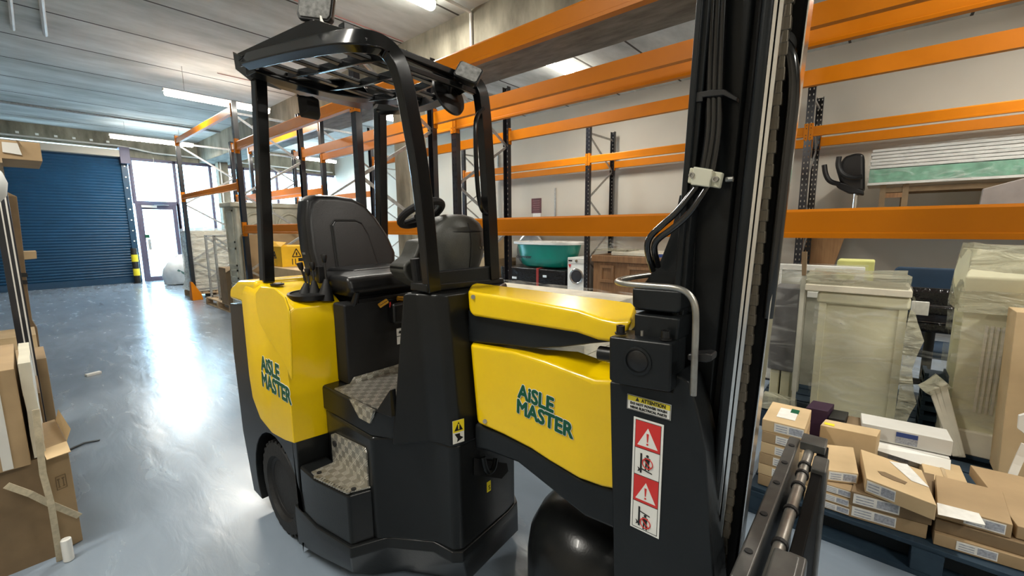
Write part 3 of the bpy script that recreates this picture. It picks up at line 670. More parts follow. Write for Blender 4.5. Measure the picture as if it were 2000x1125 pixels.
# rear cross plate of the roof
rr0 = [P(488, 132, 'z', 2.175), P(545, 150, 'z', 2.17), P(600, 166, 'z', 2.165), P(650, 178, 'z', 2.16), P(700, 186, 'z', 2.155), P(760, 190, 'z', 2.15), P(815, 190, 'z', 2.12)]
MB().tube(rr0, .03, sq=(.085, .05), smooth=1).build('rear_cross_member', 'cage', T, bevel=.006)
MB().slab([P(x, y, 'z', 2.165) for x, y in ((505, 126), (540, 144), (582, 153), (640, 154), (689, 152), (706, 160), (716, 176), (735, 200), (722, 214), (695, 209), (600, 187), (550, 172), (508, 150))], (0, 0, -.006)).build('rear_roof_sheet', 'cage', T, bevel=.001)
# small roof skirt at the rear corner
MB().slab([P(455, 104, 'z', 2.205), P(460, 135, 'z', 2.19), P(489, 158, 'z', 2.175), P(549, 176, 'z', 2.165), P(560, 150, 'z', 2.175), P(500, 125, 'z', 2.195)], (0, 0, .006)).build('rear_visor', 'cowl', T)
# grille
def lerp(A, B, t): return A+(B-A)*t
def along(pts, t):
    L = [0]
    for i in range(1, len(pts)): L.append(L[-1]+(pts[i]-pts[i-1]).length)
    s = t*L[-1]
    for i in range(1, len(pts)):
        if s <= L[i]: return lerp(pts[i-1], pts[i], (s-L[i-1])/(L[i]-L[i-1]))
    return pts[-1]
NR = [near[i] for i in (9, 8, 7, 6, 5)]; FR = [far[i] for i in (9, 8, 7, 6, 5, 4)]
for s in (.24, .5, .76):
    MB().tube([lerp(along(NR, t), along(FR, t), s) for t in (.02, .35, .7, 1)], .01, sq=(.016, .03)).build('roof_bar', 'cage', T, bevel=.003)
for a, b in ((.10, .22), (.30, .44), (.50, .64), (.70, .84), (.90, .95)):
    MB().tube([along(NR, a), along(FR, b)], .01, sq=(.03, .014)).build('roof_bar', 'cage', T, bevel=.003)
MB().tube([P(758, 94, 'x', 1.262), P(910, 152, 'x', 1.262)], .01, sq=(.02, .022)).build('roof_front_bar', 'cage', T, bevel=.003)
MB().tube([P(784, 128, 'x', 1.25), P(938, 184, 'x', 1.25)], .01, sq=(.016, .02)).build('roof_front_bar', 'cage', T, bevel=.003)
# gusset and work lamp over the near rail
gy = -.735
gp = [P(463, 104, 'y', -.69), P(600, 40, 'y', -.71), P(615, 38, 'y', -.71), P(730, 74, 'y', -.80), P(735, 90, 'y', -.80), P(640, 92, 'y', -.75), P(520, 114, 'y', -.70), P(468, 130, 'y', -.69)]
MB().slab(gp, (0, -.008, 0)).build('lamp_gusset', 'cage', T, bevel=.002)
def lampbox(c, u, v, w, h, d, nm='work_lamp', m='black'):
    c = V(c); u = V(u).normalized(); v = V(v).normalized(); n = u.cross(v).normalized(); v = n.cross(u)
    def rg(k, dd): return [c+n*dd+u*(a*w/2*k)+v*(b*h/2*k) for a, b in ((-1, -.8), (-.85, -1), (.85, -1), (1, -.8), (1, .8), (.85, 1), (-.85, 1), (-1, .8))]
    o = MB().loft([rg(.6, -d), rg(.85, -d*.6), rg(1, -.008), rg(1, .004)]).build(nm, m, T, bevel=.003)
    MB().loft([rg(.88, .0035), rg(.88, .0065)]).build('lens', 'lens', o)
    return o
pl = (P(587, 0, 'y', -.74)+P(648, 38, 'y', -.74))/2
wl = lampbox(P(618, -2, 'y', -.735), RT-UP*.12, UP+RT*.06, .115, .145, .06)
MB().tube([P(606, 36, 'y', -.74), P(606, 26, 'y', -.74), P(630, 34, 'y', -.74), P(631, 44, 'y', -.74)], .006, sq=(.02, .006)).build('bracket', 'steel', wl)
MB().box(P(677, 66, 'y', -.86)+V((-.02, -.02, 0)), P(677, 66, 'y', -.86)+V((.02, .02, .03))).build('beacon_mount', 'black', T, bevel=.003)
hl = lampbox(P(603, 211, 'x', 2.15), (0, 1, 0), UP, .095, .10, .05, 'rear_work_lamp', 'matte')
MB().tube([P(580, 186, 'x', 2.15), P(592, 192, 'x', 2.15), P(610, 190, 'x', 2.15), P(620, 196, 'x', 2.15), P(622, 215, 'x', 2.15)], .006, 6).build('bracket', 'black', hl)
fl = lampbox(P(915, 142, 'x', 1.20), V((-.75, -.55, -.40)), V((.25, -.25, .9)), .095, .07, .045, 'front_work_lamp')
# convex mirror seen from behind
mc = P(877, 184, 'x', 1.33); MB().lathe(mc, V((.95, .12, -.30)), [(0, -.014), (.05, -.012), (.082, -.004), (.085, .004), (.075, .008), (0, .01)], 36).build('mirror', 'black', T, smooth=True)
MB().tube([mc, P(880, 165, 'x', 1.27), P(895, 160, 'x', 1.26)], .008, 8).build('mirror_arm', 'black', T)
# grab handle on the far hoop
MB().tube([P(943, 212, 'x', 1.235), P(932, 225, 'x', 1.22), P(928, 245, 'x', 1.215), P(930, 330, 'x', 1.215), P(935, 390, 'x', 1.215), P(942, 412, 'x', 1.22), P(950, 417, 'x', 1.235)], .009, 10, smooth=2).build('grab_handle', 'cage', T, smooth=True)
# base bar, cowl, steering wheel
MB().slab([P(838, 532, 'x', 1.235), P(966, 519, 'x', 1.235), P(978, 546, 'x', 1.235), P(838, 566, 'x', 1.235)], (.03, 0, 0)).build('cage_base_bar', 'mastp', T, bevel=.006)
MB().slab([P(833, 556, 'x', 1.23), P(984, 543, 'x', 1.23), P(986, 553, 'x', 1.23), P(833, 572, 'x', 1.23)], (.10, 0, 0)).build('tower_cap', 'truck', T, bevel=.006)
cc = P(887, 480, 'x', 1.40)
def cowlring(z, a, b, dx=0, n=28): return [V((cc.x+dx+b*math.copysign(abs(math.cos(t))**.8, math.cos(t)), cc.y+a*math.copysign(abs(math.sin(t))**.8, math.sin(t)), z)) for t in [2*math.pi*k/n for k in range(n)]]
cw = MB().loft([cowlring(1.27, .092, .08), cowlring(1.32, .105, .09), cowlring(1.38, .132, .10), cowlring(1.44, .147, .105), cowlring(1.485, .143, .10), cowlring(1.52, .120, .088), cowlring(1.545, .085, .07), cowlring(1.557, .04, .04)]).build('steering_cowl', 'cowl', T, smooth=True, ang=80)
sm = [V((cc.x-b-.0005, cc.y, z)) for z, b in ((1.30, .086), (1.38, .10), (1.44, .105), (1.485, .10), (1.52, .088))]
MB().tube(sm, .0028, 5).build('seam', 'matte', cw)
MB().tube([V((cc.x-.104*math.cos(t), cc.y+.148*math.sin(t), 1.474+.012*math.cos(t))) for t in [math.radians(q) for q in range(-85, 90, 10)]], .0026, 5).build('seam', 'matte', cw)
for dy in (-.055, -.038): MB().cyl((cc.x-.098, cc.y+dy-.02, 1.415), (cc.x-.103, cc.y+dy-.02, 1.415), .006, 10).build('screw', 'steel', cw)
sc_ = P(823, 417, 'x', 1.47); ax = V((.50, .12, .86)).normalized()
swh = MB().ring(sc_, ax, .094, .0155, 36, 10).build('steering_wheel', 'matte', T, smooth=True)
q = MB()
for a in (0, 120, 240):
    u = ax.orthogonal().normalized(); v = ax.cross(u); d = u*math.cos(math.radians(a))+v*math.sin(math.radians(a)); q.tube([sc_-ax*.012, sc_+d*.09], .009, 8)
q.build('spokes', 'matte', swh); MB().lathe(sc_-ax*.10, ax, [(.028, 0), (.028, .07), (.034, .08), (.034, .10), (0, .105)], 20).build('steering_column', 'matte', swh, smooth=True)
MB().lathe(P(829, 398, 'x', 1.46), (0, 0, 1), [(.010, 0), (.009, .02), (.015, .035), (.015, .045), (.008, .055), (0, .057)], 16).build('spinner_knob', 'matte', swh, smooth=True)
MB().slab([P(790, 518, 'x', 1.55), P(812, 500, 'x', 1.55), P(822, 470, 'x', 1.55), P(850, 465, 'x', 1.55), P(850, 550, 'x', 1.55), P(826, 562, 'x', 1.55), P(800, 548, 'x', 1.55), P(789, 530, 'x', 1.55)], (.12, 0, 0)).build('knee_console', 'cowl', T, bevel=.015, seg=3)
MB().tube([P(810, 505, 'x', 1.5), P(815, 548, 'x', 1.5)], .02, 12).build('tilt_lock', 'matte', T)
# decals on the tower
o = P(882, 865, 'x', 1.125)
tn = (V((1.126, -1.003, .685)), V((1.118, -1.10, .685)), V((1.175, -1.00, 1.262)))
n_ = (tn[1]-tn[0]).cross(tn[2]-tn[0]).normalized(); n_ = n_ if n_.x < 0 else -n_
o = PP(884, 868, tn[0], n_); uu = (PP(906, 861, tn[0], n_)-o); vv = (PP(883, 823, tn[0], n_)-o)
hd = decal(o+n_*.002, uu, vv, uu.length, vv.length, T, 'crush_hazard_decal', 'white', t=.001)
U1, V1 = uu.normalized(), vv.normalized(); o2 = o+n_*.0035
if U1.cross(V1).dot(n_) < 0: n_ = -n_
MB().slab([o2+vv*.48, o2+vv*.48+uu, o2+vv+uu, o2+vv], n_*.0005).build('yellow_field', 'ylwp', hd)
MB().slab([o2+vv*.55+uu*.12, o2+vv*.55+uu*.88, o2+vv*.93+uu*.5], n_*.001).build('warning_triangle', 'blkp', hd)
MB().slab([o2+vv*.60+uu*.46+n_*.001, o2+vv*.60+uu*.54+n_*.001, o2+vv*.83+uu*.56+n_*.001, o2+vv*.83+uu*.44+n_*.001], n_*.0006).build('exclamation', 'ylwp', hd)
MB().slab([o2+vv*.42+uu*.15, o2+vv*.2+uu*.4, o2+vv*.06+uu*.35, o2+vv*.12+uu*.6, o2+vv*.2+uu*.9, o2+vv*.3+uu*.62, o2+vv*.42+uu*.6], n_*.0008).build('crushed_hand', 'blkp', hd)
# tow hook recess on the front face of the chassis
rc = MB().slab([P(926, 895, 'x', 1.128), P(990, 905, 'x', 1.128), P(993, 920, 'x', 1.128), P(980, 935, 'x', 1.128), P(926, 928, 'x', 1.128)], (.002, 0, 0)).build('hook_recess', 'matte', T)
MB().tube([P(944, 893, 'x', 1.10), P(948, 915, 'x', 1.09), P(955, 925, 'x', 1.09), P(965, 915, 'x', 1.09), P(968, 895, 'x', 1.10)], .010, 8, smooth=1).build('tow_hook', 'mastp', T, smooth=True)
pd = decal(P(951, 962, 'x', 1.125), (0, -1, 0), (0, 0, 1), .022, .044, T, 'sling_point_decal', 'ylwp')
text('S', P(954, 957, 'x', 1.1215), (0, -1, 0), (0, 0, 1), .026, 'blkp', pd, 'hook_symbol')

# ------------------------------------------------------------------ swinging front frame
yf = -1.05
def cover(stn, yb, name, mt, ztrim=0, parent=T):
    rings = []
    for b, c, t in stn:
        pb, pc, pt = P(*b, 'y', yf), P(*c, 'y', yf), P(*t, 'y', yb)
        rings.append([pb, pc, pt, V((pt.x, yb, pb.z))])
    return MB().loft(rings).build(name, mt, parent, bevel=.012, seg=4)
up = cover([((917, 607), (914, 567), (921, 553)), ((924, 618), (927, 571), (932, 552)), ((1030, 635), (1030, 588), (1050, 566)), ((1127, 651), (1127, 606), (1140, 578)), ((1167, 665), (1172, 622), (1190, 584)), ((1190, 669), (1202, 628), (1233, 590)), ((1219, 664), (1236, 626), (1243, 602))], -1.22, 'upper_cover', 'yellow')
lo_ = cover([((934, 828), (919, 672), (926, 661)), ((985, 851), (956, 679), (985, 669)), ((1039, 879), (1000, 686), (1020, 675)), ((1075, 903), (1060, 704), (1071, 681)), ((1132, 937), (1110, 724), (1130, 684)), ((1176, 953), (1161, 745), (1190, 705)), ((1222, 962), (1222, 744), (1230, 712))], -1.16, 'lower_cover', 'yellow')
for q, par in (((924, 580), up), ((947, 823), lo_)): MB().cyl(P(*q, 'y', yf-.002), P(*q, 'y', yf+.006), .008, 14).build('screw', 'steel', par, smooth=True)
a = P(1010, 775, 'y', yf+.001); uw = P(1063, 797, 'y', yf+.001)-a
a = P(1009, 773, 'y', yf+.001); wordmark(a, (P(1088, 806, 'y', yf)-P(1012, 772, 'y', yf)), (0, 0, 1), .068, lo_, .002)
MB().slab(poly([(914, 605), (1195, 655), (1195, 668), (1150, 672), (1092, 679), (1040, 681), (985, 674), (914, 668)], 'y', -1.075), (0, -.35, 0)).build('swing_arm', 'mastp', T, bevel=.006)
MB().slab(poly([(925, 826), (985, 850), (1039, 877), (1075, 900), (1132, 935), (1200, 955), (1230, 955), (1230, 1050), (1140, 1010), (1068, 952), (1010, 905), (950, 882), (925, 878)], 'y', -1.062), (0, -.40, 0)).build('lower_frame', 'mastp', T, bevel=.015, seg=3)
MB().cyl(P(1172, 690, 'y', -1.08), P(1200, 694, 'y', -1.08), .022, 16).build('pivot_boss', 'mastp', T, smooth=True)
fc = V((.705, -1.35, 0))
MB().lathe(fc, (0, 0, 1), [(.285, .03), (.295, .06), (.295, .26), (.285, .33), (.25, .40), (.19, .45), (.10, .47), (0, .475)], 64).build('front_wheel_guard', 'truck', T, smooth=True, ang=60)
MB().lathe(fc+V((0, .09, .20)), (0, -1, 0), [(.12, 0), (.19, 0), (.20, .02), (.20, .16), (.19, .18), (.12, .18)], 40).build('front_wheel', 'rubber', T, smooth=True)
# upright mast cheek that carries the stickers
my = -1.0
MB().slab(poly([(1190, 745), (1312, 765), (1318, 730), (1345, 745), (1362, 800), (1378, 880), (1385, 1000)], 'y', my)+[P(1400, 1200, 'y', my), P(1200, 1230, 'y', my)], (0, -.10, 0)).build('mast_cheek', 'mastp', T, bevel=.006)
pbk = MB().slab(poly([(1189, 657), (1312, 672), (1309, 768), (1201, 750), (1189, 742)], 'y', -.965), (0, -.10, 0)).build('pivot_block', 'mastp', T, bevel=.006)
cX = P(1245, 705, 'y', -.965)
MB().lathe(cX, (0, 1, 0), [(.030, -.01), (.036, -.01), (.036, .003), (.030, .004), (.0285, -.006), (0, -.006)], 40).build('pivot_ring', 'mastp', pbk, smooth=True)
MB().lathe(cX, (0, 1, 0), [(.027, -.01), (.027, .001), (.024, .003), (0, .003)], 36).build('pivot_pin', 'black', pbk, smooth=True)
for q, r in (((1212, 649), .011), ((1300, 660), .011)):
    c = P(*q, 'y', -.99); MB().lathe(c, (0, 0, 1), [(r*1.3, -.004), (r*1.3, 0), (r, 0), (r, .018), (r*.55, .018), (r*.5, .010), (0, .010)], 18).build('cap_screw', 'black', pbk, smooth=True)
MB().cyl(P(1254, 656, 'y', -.985), P(1254, 646, 'y', -.985), .004, 8).build('grease_nipple', 'steel', pbk)
MB().slab(poly([(1238, 612), (1328, 623), (1322, 668), (1238, 660)], 'y', -1.01), (0, -.09, 0)).build('tilt_block', 'mastp', T, bevel=.006)
MB().slab(poly([(1234, 562), (1330, 569), (1329, 606), (1322, 613), (1244, 605), (1234, 598)], 'y', -1.02), (0, -.09, 0)).build('tilt_block', 'mastp', T, bevel=.012, seg=3)
# stickers
def frame3(o, ur, vr, y):
    O = P(*o, 'y', y); return O, P(*ur, 'y', y)-O, P(*vr, 'y', y)-O
O, u, v = frame3((1225, 797), (1310, 819), (1228, 769), my+.0012); v = V((0, 0, v.z)); u = V((u.x, 0, 0)); w_, h_ = abs(u.x), v.z
O.z -= 0; u = V((-1, 0, 0)); v = V((0, 0, 1)); nn = V((0, 1, 0))
def dq(O, x0, x1, z0, z1, m, par, name, t): return MB().slab([O+u*x0+v*z0, O+u*x1+v*z0, O+u*x1+v*z1, O+u*x0+v*z1], nn*t).build(name, m, par, bevel=0)
at = dq(O, 0, w_, 0, h_, 'white', T, 'attention_sticker', .0012)
O1 = O+nn*.0013
dq(O1, .002, w_-.002, h_*.62, h_-.002, 'ylwp', at, 'yellow_band', .0004)
for x0, x1, z0, z1 in ((.001, w_-.001, .001, .002), (.001, w_-.001, h_-.002, h_-.001), (.001, .002, .001, h_-.001), (w_-.002, w_-.001, .001, h_-.001)): dq(O1, x0, x1, z0, z1, 'blkp', at, 'border', .0006)
text('ATTENTION', O1+u*w_*.34+v*h_*.68, u, v, .0130, 'blkp', at, off=.0003, lift=.0008, sx=.86)
MB().slab([O1+u*w_*.20+v*h_*.68, O1+u*w_*.29+v*h_*.68, O1+u*w_*.245+v*h_*.93], nn*.001).build('warning_triangle', 'blkp', at)
text('DO NOT POWER WASH', O1+u*w_*.5+v*h_*.40, u, v, .0088, 'blkp', at, align='CENTER', off=.0002, lift=.0006)
text('NEAR ELECTRICAL PARTS', O1+u*w_*.5+v*h_*.14, u, v, .0088, 'blkp', at, align='CENTER', off=.0002, lift=.0006, sx=.95)
O, u_, v_ = frame3((1231, 1026), (1287, 1050), (1239, 813), my+.0012)
w2, h2 = abs(u_.x), v_.z
hs = dq(O, 0, w2, 0, h2, 'white', T, 'mast_hazard_sticker', .0012)
O2 = O+nn*.0013; g = w2*.07
for i in range(4):
    z0 = g+(h2-2*g)*i/4; z1 = g+(h2-2*g)*(i+1)/4; W2 = w2-2*g; cx = w2/2; zc = (z0+z1)/2
    for a_, b_ in (((g, w2-g, z0, z0+.0012)), ((g, g+.0012, z0, z1)), ((w2-g-.0012, w2-g, z0, z1)), ((g, w2-g, z1-.0012, z1))) and []: pass
    for x0, x1, q0, q1 in ((g, w2-g, z0-.0005, z0+.0008), (g, g+.001, z0, z1), (w2-g-.001, w2-g, z0, z1), (g, w2-g, z1-.0005, z1+.0005)): dq(O2, x0, x1, q0, q1, 'blkp', hs, 'border', .0004)
    if i % 2:
        dq(O2, g+.001, w2-g-.001, z0+.001, z1-.001, 'red', hs, 'red_field', .0003)
        MB().slab([O2+nn*.0004+u*(cx-W2*.40)+v*(z0+W2*.12), O2+nn*.0004+u*(cx+W2*.40)+v*(z0+W2*.12), O2+nn*.0004+u*cx+v*(z0+W2*.88)], nn*.0004).build('warning_triangle', 'white', hs)
        MB().slab([O2+nn*.0009+u*(cx+a_)+v*b_ for a_, b_ in ((-W2*.02, z0+W2*.32), (W2*.02, z0+W2*.32), (W2*.045, z0+W2*.66), (-W2*.045, z0+W2*.66))], nn*.0004).build('exclamation_bar', 'red', hs)
        MB().cyl(O2+nn*.0009+u*cx+v*(z0+W2*.235), O2+nn*.0014+u*cx+v*(z0+W2*.235), W2*.04, 12).build('exclamation_dot', 'red', hs)
    else:
        up_ = i == 2
        q = MB(); F_ = lambda x, z: O2+nn*.0004+u*(cx+x*W2)+v*(z0+z*W2)
        def bar(pts): q.slab([F_(*p) for p in pts], nn*.0005)
        bar([(-.26, .12), (-.19, .12), (-.19, .92), (-.26, .92)])
        bar([(-.36, .14), (-.26, .20), (-.26, .28), (-.36, .34), (-.32, .24)])
        if up_: bar([(-.19, .27), (.22, .20), (.22, .24), (-.19, .32)])
        else: bar([(-.19, .72), (.20, .64), (.20, .68), (-.19, .76)])
        zo = .30 if up_ else .04
        bar([(-.07, zo), (-.02, zo), (.02, zo+.26), (.06, zo), (.11, zo), (.09, zo+.28), (.13, zo+.50), (-.09, zo+.50), (-.05, zo+.28)])
        q.cyl(F_(.02, zo+.57), F_(.02, zo+.57)+nn*.0005, W2*.055, 14)
        q.build('pictogram', 'blkp', hs)
        MB().ring(F_(.03, zo+.27)+nn*.0006, nn, W2*.20, W2*.02, 24, 6).build('ban_ring', 'red', hs)
        MB().tube([F_(-.1, zo+.40)+nn*.0006, F_(.16, zo+.13)+nn*.0006], W2*.018, 6).build('ban_bar', 'red', hs)
# mast rails along their leaning axis
AX = V((-.04711, .04641, .99781))
def rail(p0, p1, y, dep, name, mt, z0=.10, z1=2.75, bevel=.004, yref=300, parent=T):
    a, b = P(p0, yref, 'y', y), P(p1, yref, 'y', y)
    def e(p, z): return p+AX*((z-p.z)/AX.z)
    prof = [a, b, V((b.x, b.y-dep, b.z)), V((a.x, a.y-dep, a.z))]
    return MB().loft([[e(p, z) for p in prof] for z in (z0, z1)]).build(name, mt, parent, bevel=bevel)
rail(1336, 1349, -1.03, .05, 'mast_flange', 'mastp')
rail(1349, 1361, -1.04, .05, 'mast_flange', 'mastp')
rail(1358, 1442, -1.085, .06, 'mast_web', 'mastp', bevel=.01)
rail(1440, 1458, -1.10, .05, 'mast_web', 'matte')
rail(1455, 1479, -1.03, .09, 'mast_flange', 'mastp', bevel=.01)
rail(1478.5, 1486, -1.035, .09, 'bright_strip', 'chrome', bevel=.001)
rail(1488.5, 1497, -1.035, .09, 'bright_strip', 'chrome', bevel=.001)
rail(1486, 1488.5, -1.045, .08, 'mast_gap', 'matte', bevel=0)
rail(1497, 1538, -1.14, .05, 'inner_rail', 'matte')
rail(1534, 1542, -1.10, .06, 'inner_rail', 'mastp')
rail(1541, 1543.5, -1.09, .05, 'bright_strip', 'chrome', bevel=0)
# far side rails of the mast
for p0, p1 in ((1380, 1460),): rail(p0, p1, -1.50, .12, 'far_rail', 'mastp')
for z in (.55, 2.3):
    a = P(1370, 300, 'y', -1.1); a = a+AX*((z-a.z)/AX.z); MB().box((a.x-.12, -1.62, z-.05), (a.x-.02, -1.12, z+.05)).build('mast_crosshead', 'mastp', T, bevel=.006)
# lift chain
cp = P(1506, 300, 'y', -1.085); chn = MB()
for i in range(92):
    z = .25+i*.024; p = cp+AX*((z-cp.z)/AX.z)
    w_ = .0095 if i % 2 else .007
    chn.box(p+V((-w_, -.008, -.014)), p+V((w_, .008, .014)))
for z in (.25, 2.5): pass
chn.build('lift_chain', mat('oily_chain', (.14, .12, .09), .4, .6), T, bevel=.003)
# hose over its pulley
MB().tube([P(1500, 78, 'y', -1.10), P(1512, 72, 'y', -1.09), P(1530, 82, 'y', -1.085), P(1543, 100, 'y', -1.08), P(1550, 135, 'y', -1.08), P(1551, 180, 'y', -1.08), P(1545, 240, 'y', -1.08), P(1534, 330, 'y', -1.09), P(1520, 450, 'y', -1.10), P(1500, 620, 'y', -1.12)], .0115, 12, smooth=2).build('lift_hose', 'hose', T, smooth=True)
pc = P(1518, 95, 'y', -1.09); MB().lathe(pc, (-.2, 1, 0), [(.030, -.01), (.034, -.01), (.034, .008), (.024, .010), (.022, .006), (0, .006)], 28).build('hose_pulley', 'black', T, smooth=True)
MB().cyl(pc+V((0, .004, 0)), pc+V((0, .014, 0)), .012, 6).build('pulley_bolt', 'chrome', T)
# hoses down the near channel
for i, (x0, x1, x2) in enumerate(((1391, 1385, 1372), (1402, 1395, 1380), (1413, 1406, 1392))):
    pts = [P(x0+3, -25, 'y', -1.045), P(x0, 0, 'y', -1.045), P(x1+2, 120, 'y', -1.045), P(x1, 190, 'y', -1.045), P(x1-1, 260, 'y', -1.045), P(x2, 335, 'y', -1.035), P(x2-7, 360, 'y', -1.03)]
    if i == 0: pts += [P(1345, 385, 'y', -1.02), P(1322, 415, 'y', -1.01), P(1290, 442, 'y', -1.005), P(1266, 465, 'y', -1.0), P(1263, 490, 'y', -1.01), P(1275, 528, 'y', -1.05)]
    elif i == 2: pts += [P(1368, 385, 'y', -1.02), P(1345, 420, 'y', -1.01), P(1312, 448, 'y', -1.005), P(1282, 468, 'y', -1.0), P(1276, 485, 'y', -1.01), P(1285, 520, 'y', -1.05)]
    else: pts = pts[:6]
    MB().tube(pts, .0078, 12, smooth=3).build('hydraulic_hose', 'hose', T, smooth=True)
hc = MB().slab(poly([(1347, 327), (1411, 337), (1404, 368), (1342, 357)], 'y', -1.02), (0, -.018, 0)).build('hose_clamp', mat('pale_cast_metal', (.55, .54, .42), .5, .3), T, bevel=.003)
MB().slab(poly([(1354, 325), (1392, 331), (1386, 366), (1348, 361)], 'y', -1.012), (0, -.010, 0)).build('clamp_cap', mat('pale_cast_metal_cap', (.58, .57, .46), .5, .3), hc, bevel=.003)
for q in ((1351, 342), (1397, 350)): MB().lathe(P(*q, 'y', -1.012), (0, 1, 0), [(.0065, -.01), (.0065, .003), (.0035, .003), (.003, 0), (0, 0)], 14).build('clamp_bolt', 'steel', hc, smooth=True)
MB().slab(poly([(1358, 180), (1372, 178), (1388, 175), (1415, 174), (1440, 190), (1438, 198), (1412, 186), (1372, 190), (1372, 198), (1358, 200)], 'y', -1.03), (0, -.02, 0)).build('hose_strap', 'black', T, bevel=.002)
MB().tube([P(1418, 351, 'y', -1.04), P(1432, 350, 'y', -1.04)], .006, 8).build('hose_fitting', 'steel', T)
# curved gusset, hand rail, clamp
MB().slab(poly([(1327, 381), (1337, 381), (1340, 392), (1362, 392), (1352, 610), (1240, 606), (1236, 575), (1262, 548), (1290, 508), (1308, 462), (1322, 405)], 'y', -1.09), (0, -.012, 0)).build('mast_gusset', 'mastp', T, bevel=.002)
MB().tube([P(1268, 537, 'y', -1.10), P(1225, 543, 'y', -1.03), P(1203, 549, 'y', -.985), P(1210, 553, 'y', -.965), P(1226, 555, 'y', -.955), P(1280, 559, 'y', -.945), P(1325, 562, 'y', -.94), P(1348, 575, 'y', -.94), P(1359, 598, 'y', -.94), P(1359, 644, 'y', -.94), P(1357, 690, 'y', -.94), P(1354, 772, 'y', -.94)], .0072, 12, smooth=2).build('guard_rail', 'steel', T, smooth=True)
MB().slab(poly([(1342, 692), (1380, 690), (1391, 693), (1390, 706), (1378, 709), (1342, 704)], 'y', -.95), (0, -.04, 0)).build('rail_clamp', 'black', T, bevel=.004)
# fork carriage
def cr(pts, ax, v): return [P(x, y, ax, v) for x, y in pts]
cbase = V((.175, -1.3, .0))
crg = MB().box((.150, -1.74, .63), (.185, -.93, .75)).build('carriage_bar', 'worn' if 'worn' in M else 'steel', T, bevel=.006)
M['cary'] = mat('scuffed_grey_carriage', (.10, .10, .095), .35, .5, var=.3, scale=14)
crg.data.materials[0] = M['cary']
MB().box((.150, -1.74, .10), (.180, -.93, .20)).build('carriage_bar', 'cary', T, bevel=.006)
for y in (-1.72, -.98, -1.33): MB().box((.152, y-.02, .15), (.18, y+.05, .70)).build('carriage_stile', 'cary', T, bevel=.005)
for y in (-1.03, -1.20, -1.38, -1.52, -1.66): MB().cyl((.168, y, .7495), (.168, y, .753), .009, 10).build('notch', 'matte', crg)
cyl_ = MB().tube([(.118, -.97, .74), (.118, -1.68, .74)], .014, 12).build('side_shift_cylinder', 'steel', T, smooth=True)
for y in (-1.12, -1.28, -1.42, -1.5, -1.56): MB().lathe((.118, y, .74), (0, 1, 0), [(.018, 0), (.018, .012)], 16).build('collar', 'matte', cyl_)
MB().box((.07, -1.74, .40), (.098, -1.0, .745)).build('load_guard_plate', 'void', T, bevel=.004)
MB().box((.075, -1.74, .745), (.145, -1.66, .775)).build('end_bracket', 'cary', T, bevel=.004)
MB().box((.070, -1.075, .74), (.125, -.955, .762)).build('fork_hook', 'cary', T, bevel=.008)
for y in (-1.08, -1.62):
    MB().slab([(.10, y, .76), (.06, y, .76), (.06, y, .08), (-.95, y, .045), (-.95, y, .03), (.10, y, .03)], (0, .10, 0)).build('fork', 'cary', T, bevel=.006)
# ------------------------------------------------------------------ stored goods
from mathutils import noise
def rumple(m, cuts, amp, scale=3.0, seed=0, keep=None):
    bmesh.ops.subdivide_edges(m.b, edges=m.b.edges[:], cuts=cuts, use_grid_fill=True)
    for v in m.b.verts:
        n = noise.noise_vector(v.co*scale+V((seed*7.3, seed, 0)))
        d = V((n.x, n.y, n.z))*amp
        if keep is not None and v.co.z < keep+.02: d.z = 0
        v.co += d
    return m
def ngon_box(FL, FR, BL, h):
    """box from three top corners and a height"""
    FL, FR, BL = V(FL), V(FR), V(BL); BR = FR+(BL-FL); d = V((0, 0, -h))
    return [FL+d, FR+d, BR+d, BL+d, FL, FR, BR, BL]
def carton(name, label, cat, FL, FR, BL, h, m='card', group=None, label_at=(.35, .9), tape=False, lab=True, flap=None, top_label=False, lm='paper'):
    vs = ngon_box(FL, FR, BL, h); c = sum(vs, V())/8; c.z = vs[0].z
    t = thing(name, label, cat, c, group)
    MB().hexa(vs).build('box_body', m, t, bevel=.003)
    FL, FR, BL = V(FL), V(FR), V(BL); u = FR-FL; w = BL-FL; n = u.cross(V((0, 0, 1))).normalized()
    if n.dot(w) > 0: n = -n
    up = V((0, 0, 1))
    if lab:
        a, b = label_at; o = FL+u*a-up*h*.12+n*.0008
        d = MB().slab([o, o+u*(b-a), o+u*(b-a)-up*h*.72, o-up*h*.72], n*.0012).build('address_label', lm, t)
        q = MB(); oo = o+n*.0014
        for k in range(3): q.slab([oo+u*(b-a)*(.06+.0*k)-up*h*(.14+.2*k), oo+u*(b-a)*.45-up*h*(.14+.2*k), oo+u*(b-a)*.45-up*h*(.22+.2*k), oo+u*(b-a)*.06-up*h*(.22+.2*k)], n*.0004)
        q.slab([oo+u*(b-a)*.52-up*h*.08, oo+u*(b-a)*.97-up*h*.08, oo+u*(b-a)*.97-up*h*.62, oo+u*(b-a)*.52-up*h*.62], n*.0004)
        d2 = q.build('printed_lines', 'print', t)
        d2.parent = d; d2.matrix_parent_inverse = Matrix.Identity(4)
    if tape:
        a = FL+u*.46+up*.001; MB().slab([a, a+u*.09, a+u*.09+w, a+w], up*.0012).build('tape', 'tape', t)
        a = FL+u*.46+n*.001; MB().slab([a, a+u*.09, a+u*.09-up*h*.4, a-up*h*.4], n*.0012).build('tape', 'tape', t)
    if top_label:
        a = FL+u*.28+w*.25+up*.001; MB().slab([a, a+u*.45, a+u*.45+w*.5, a+w*.5], up*.0012).build('delivery_note', 'paper', t)
    return t
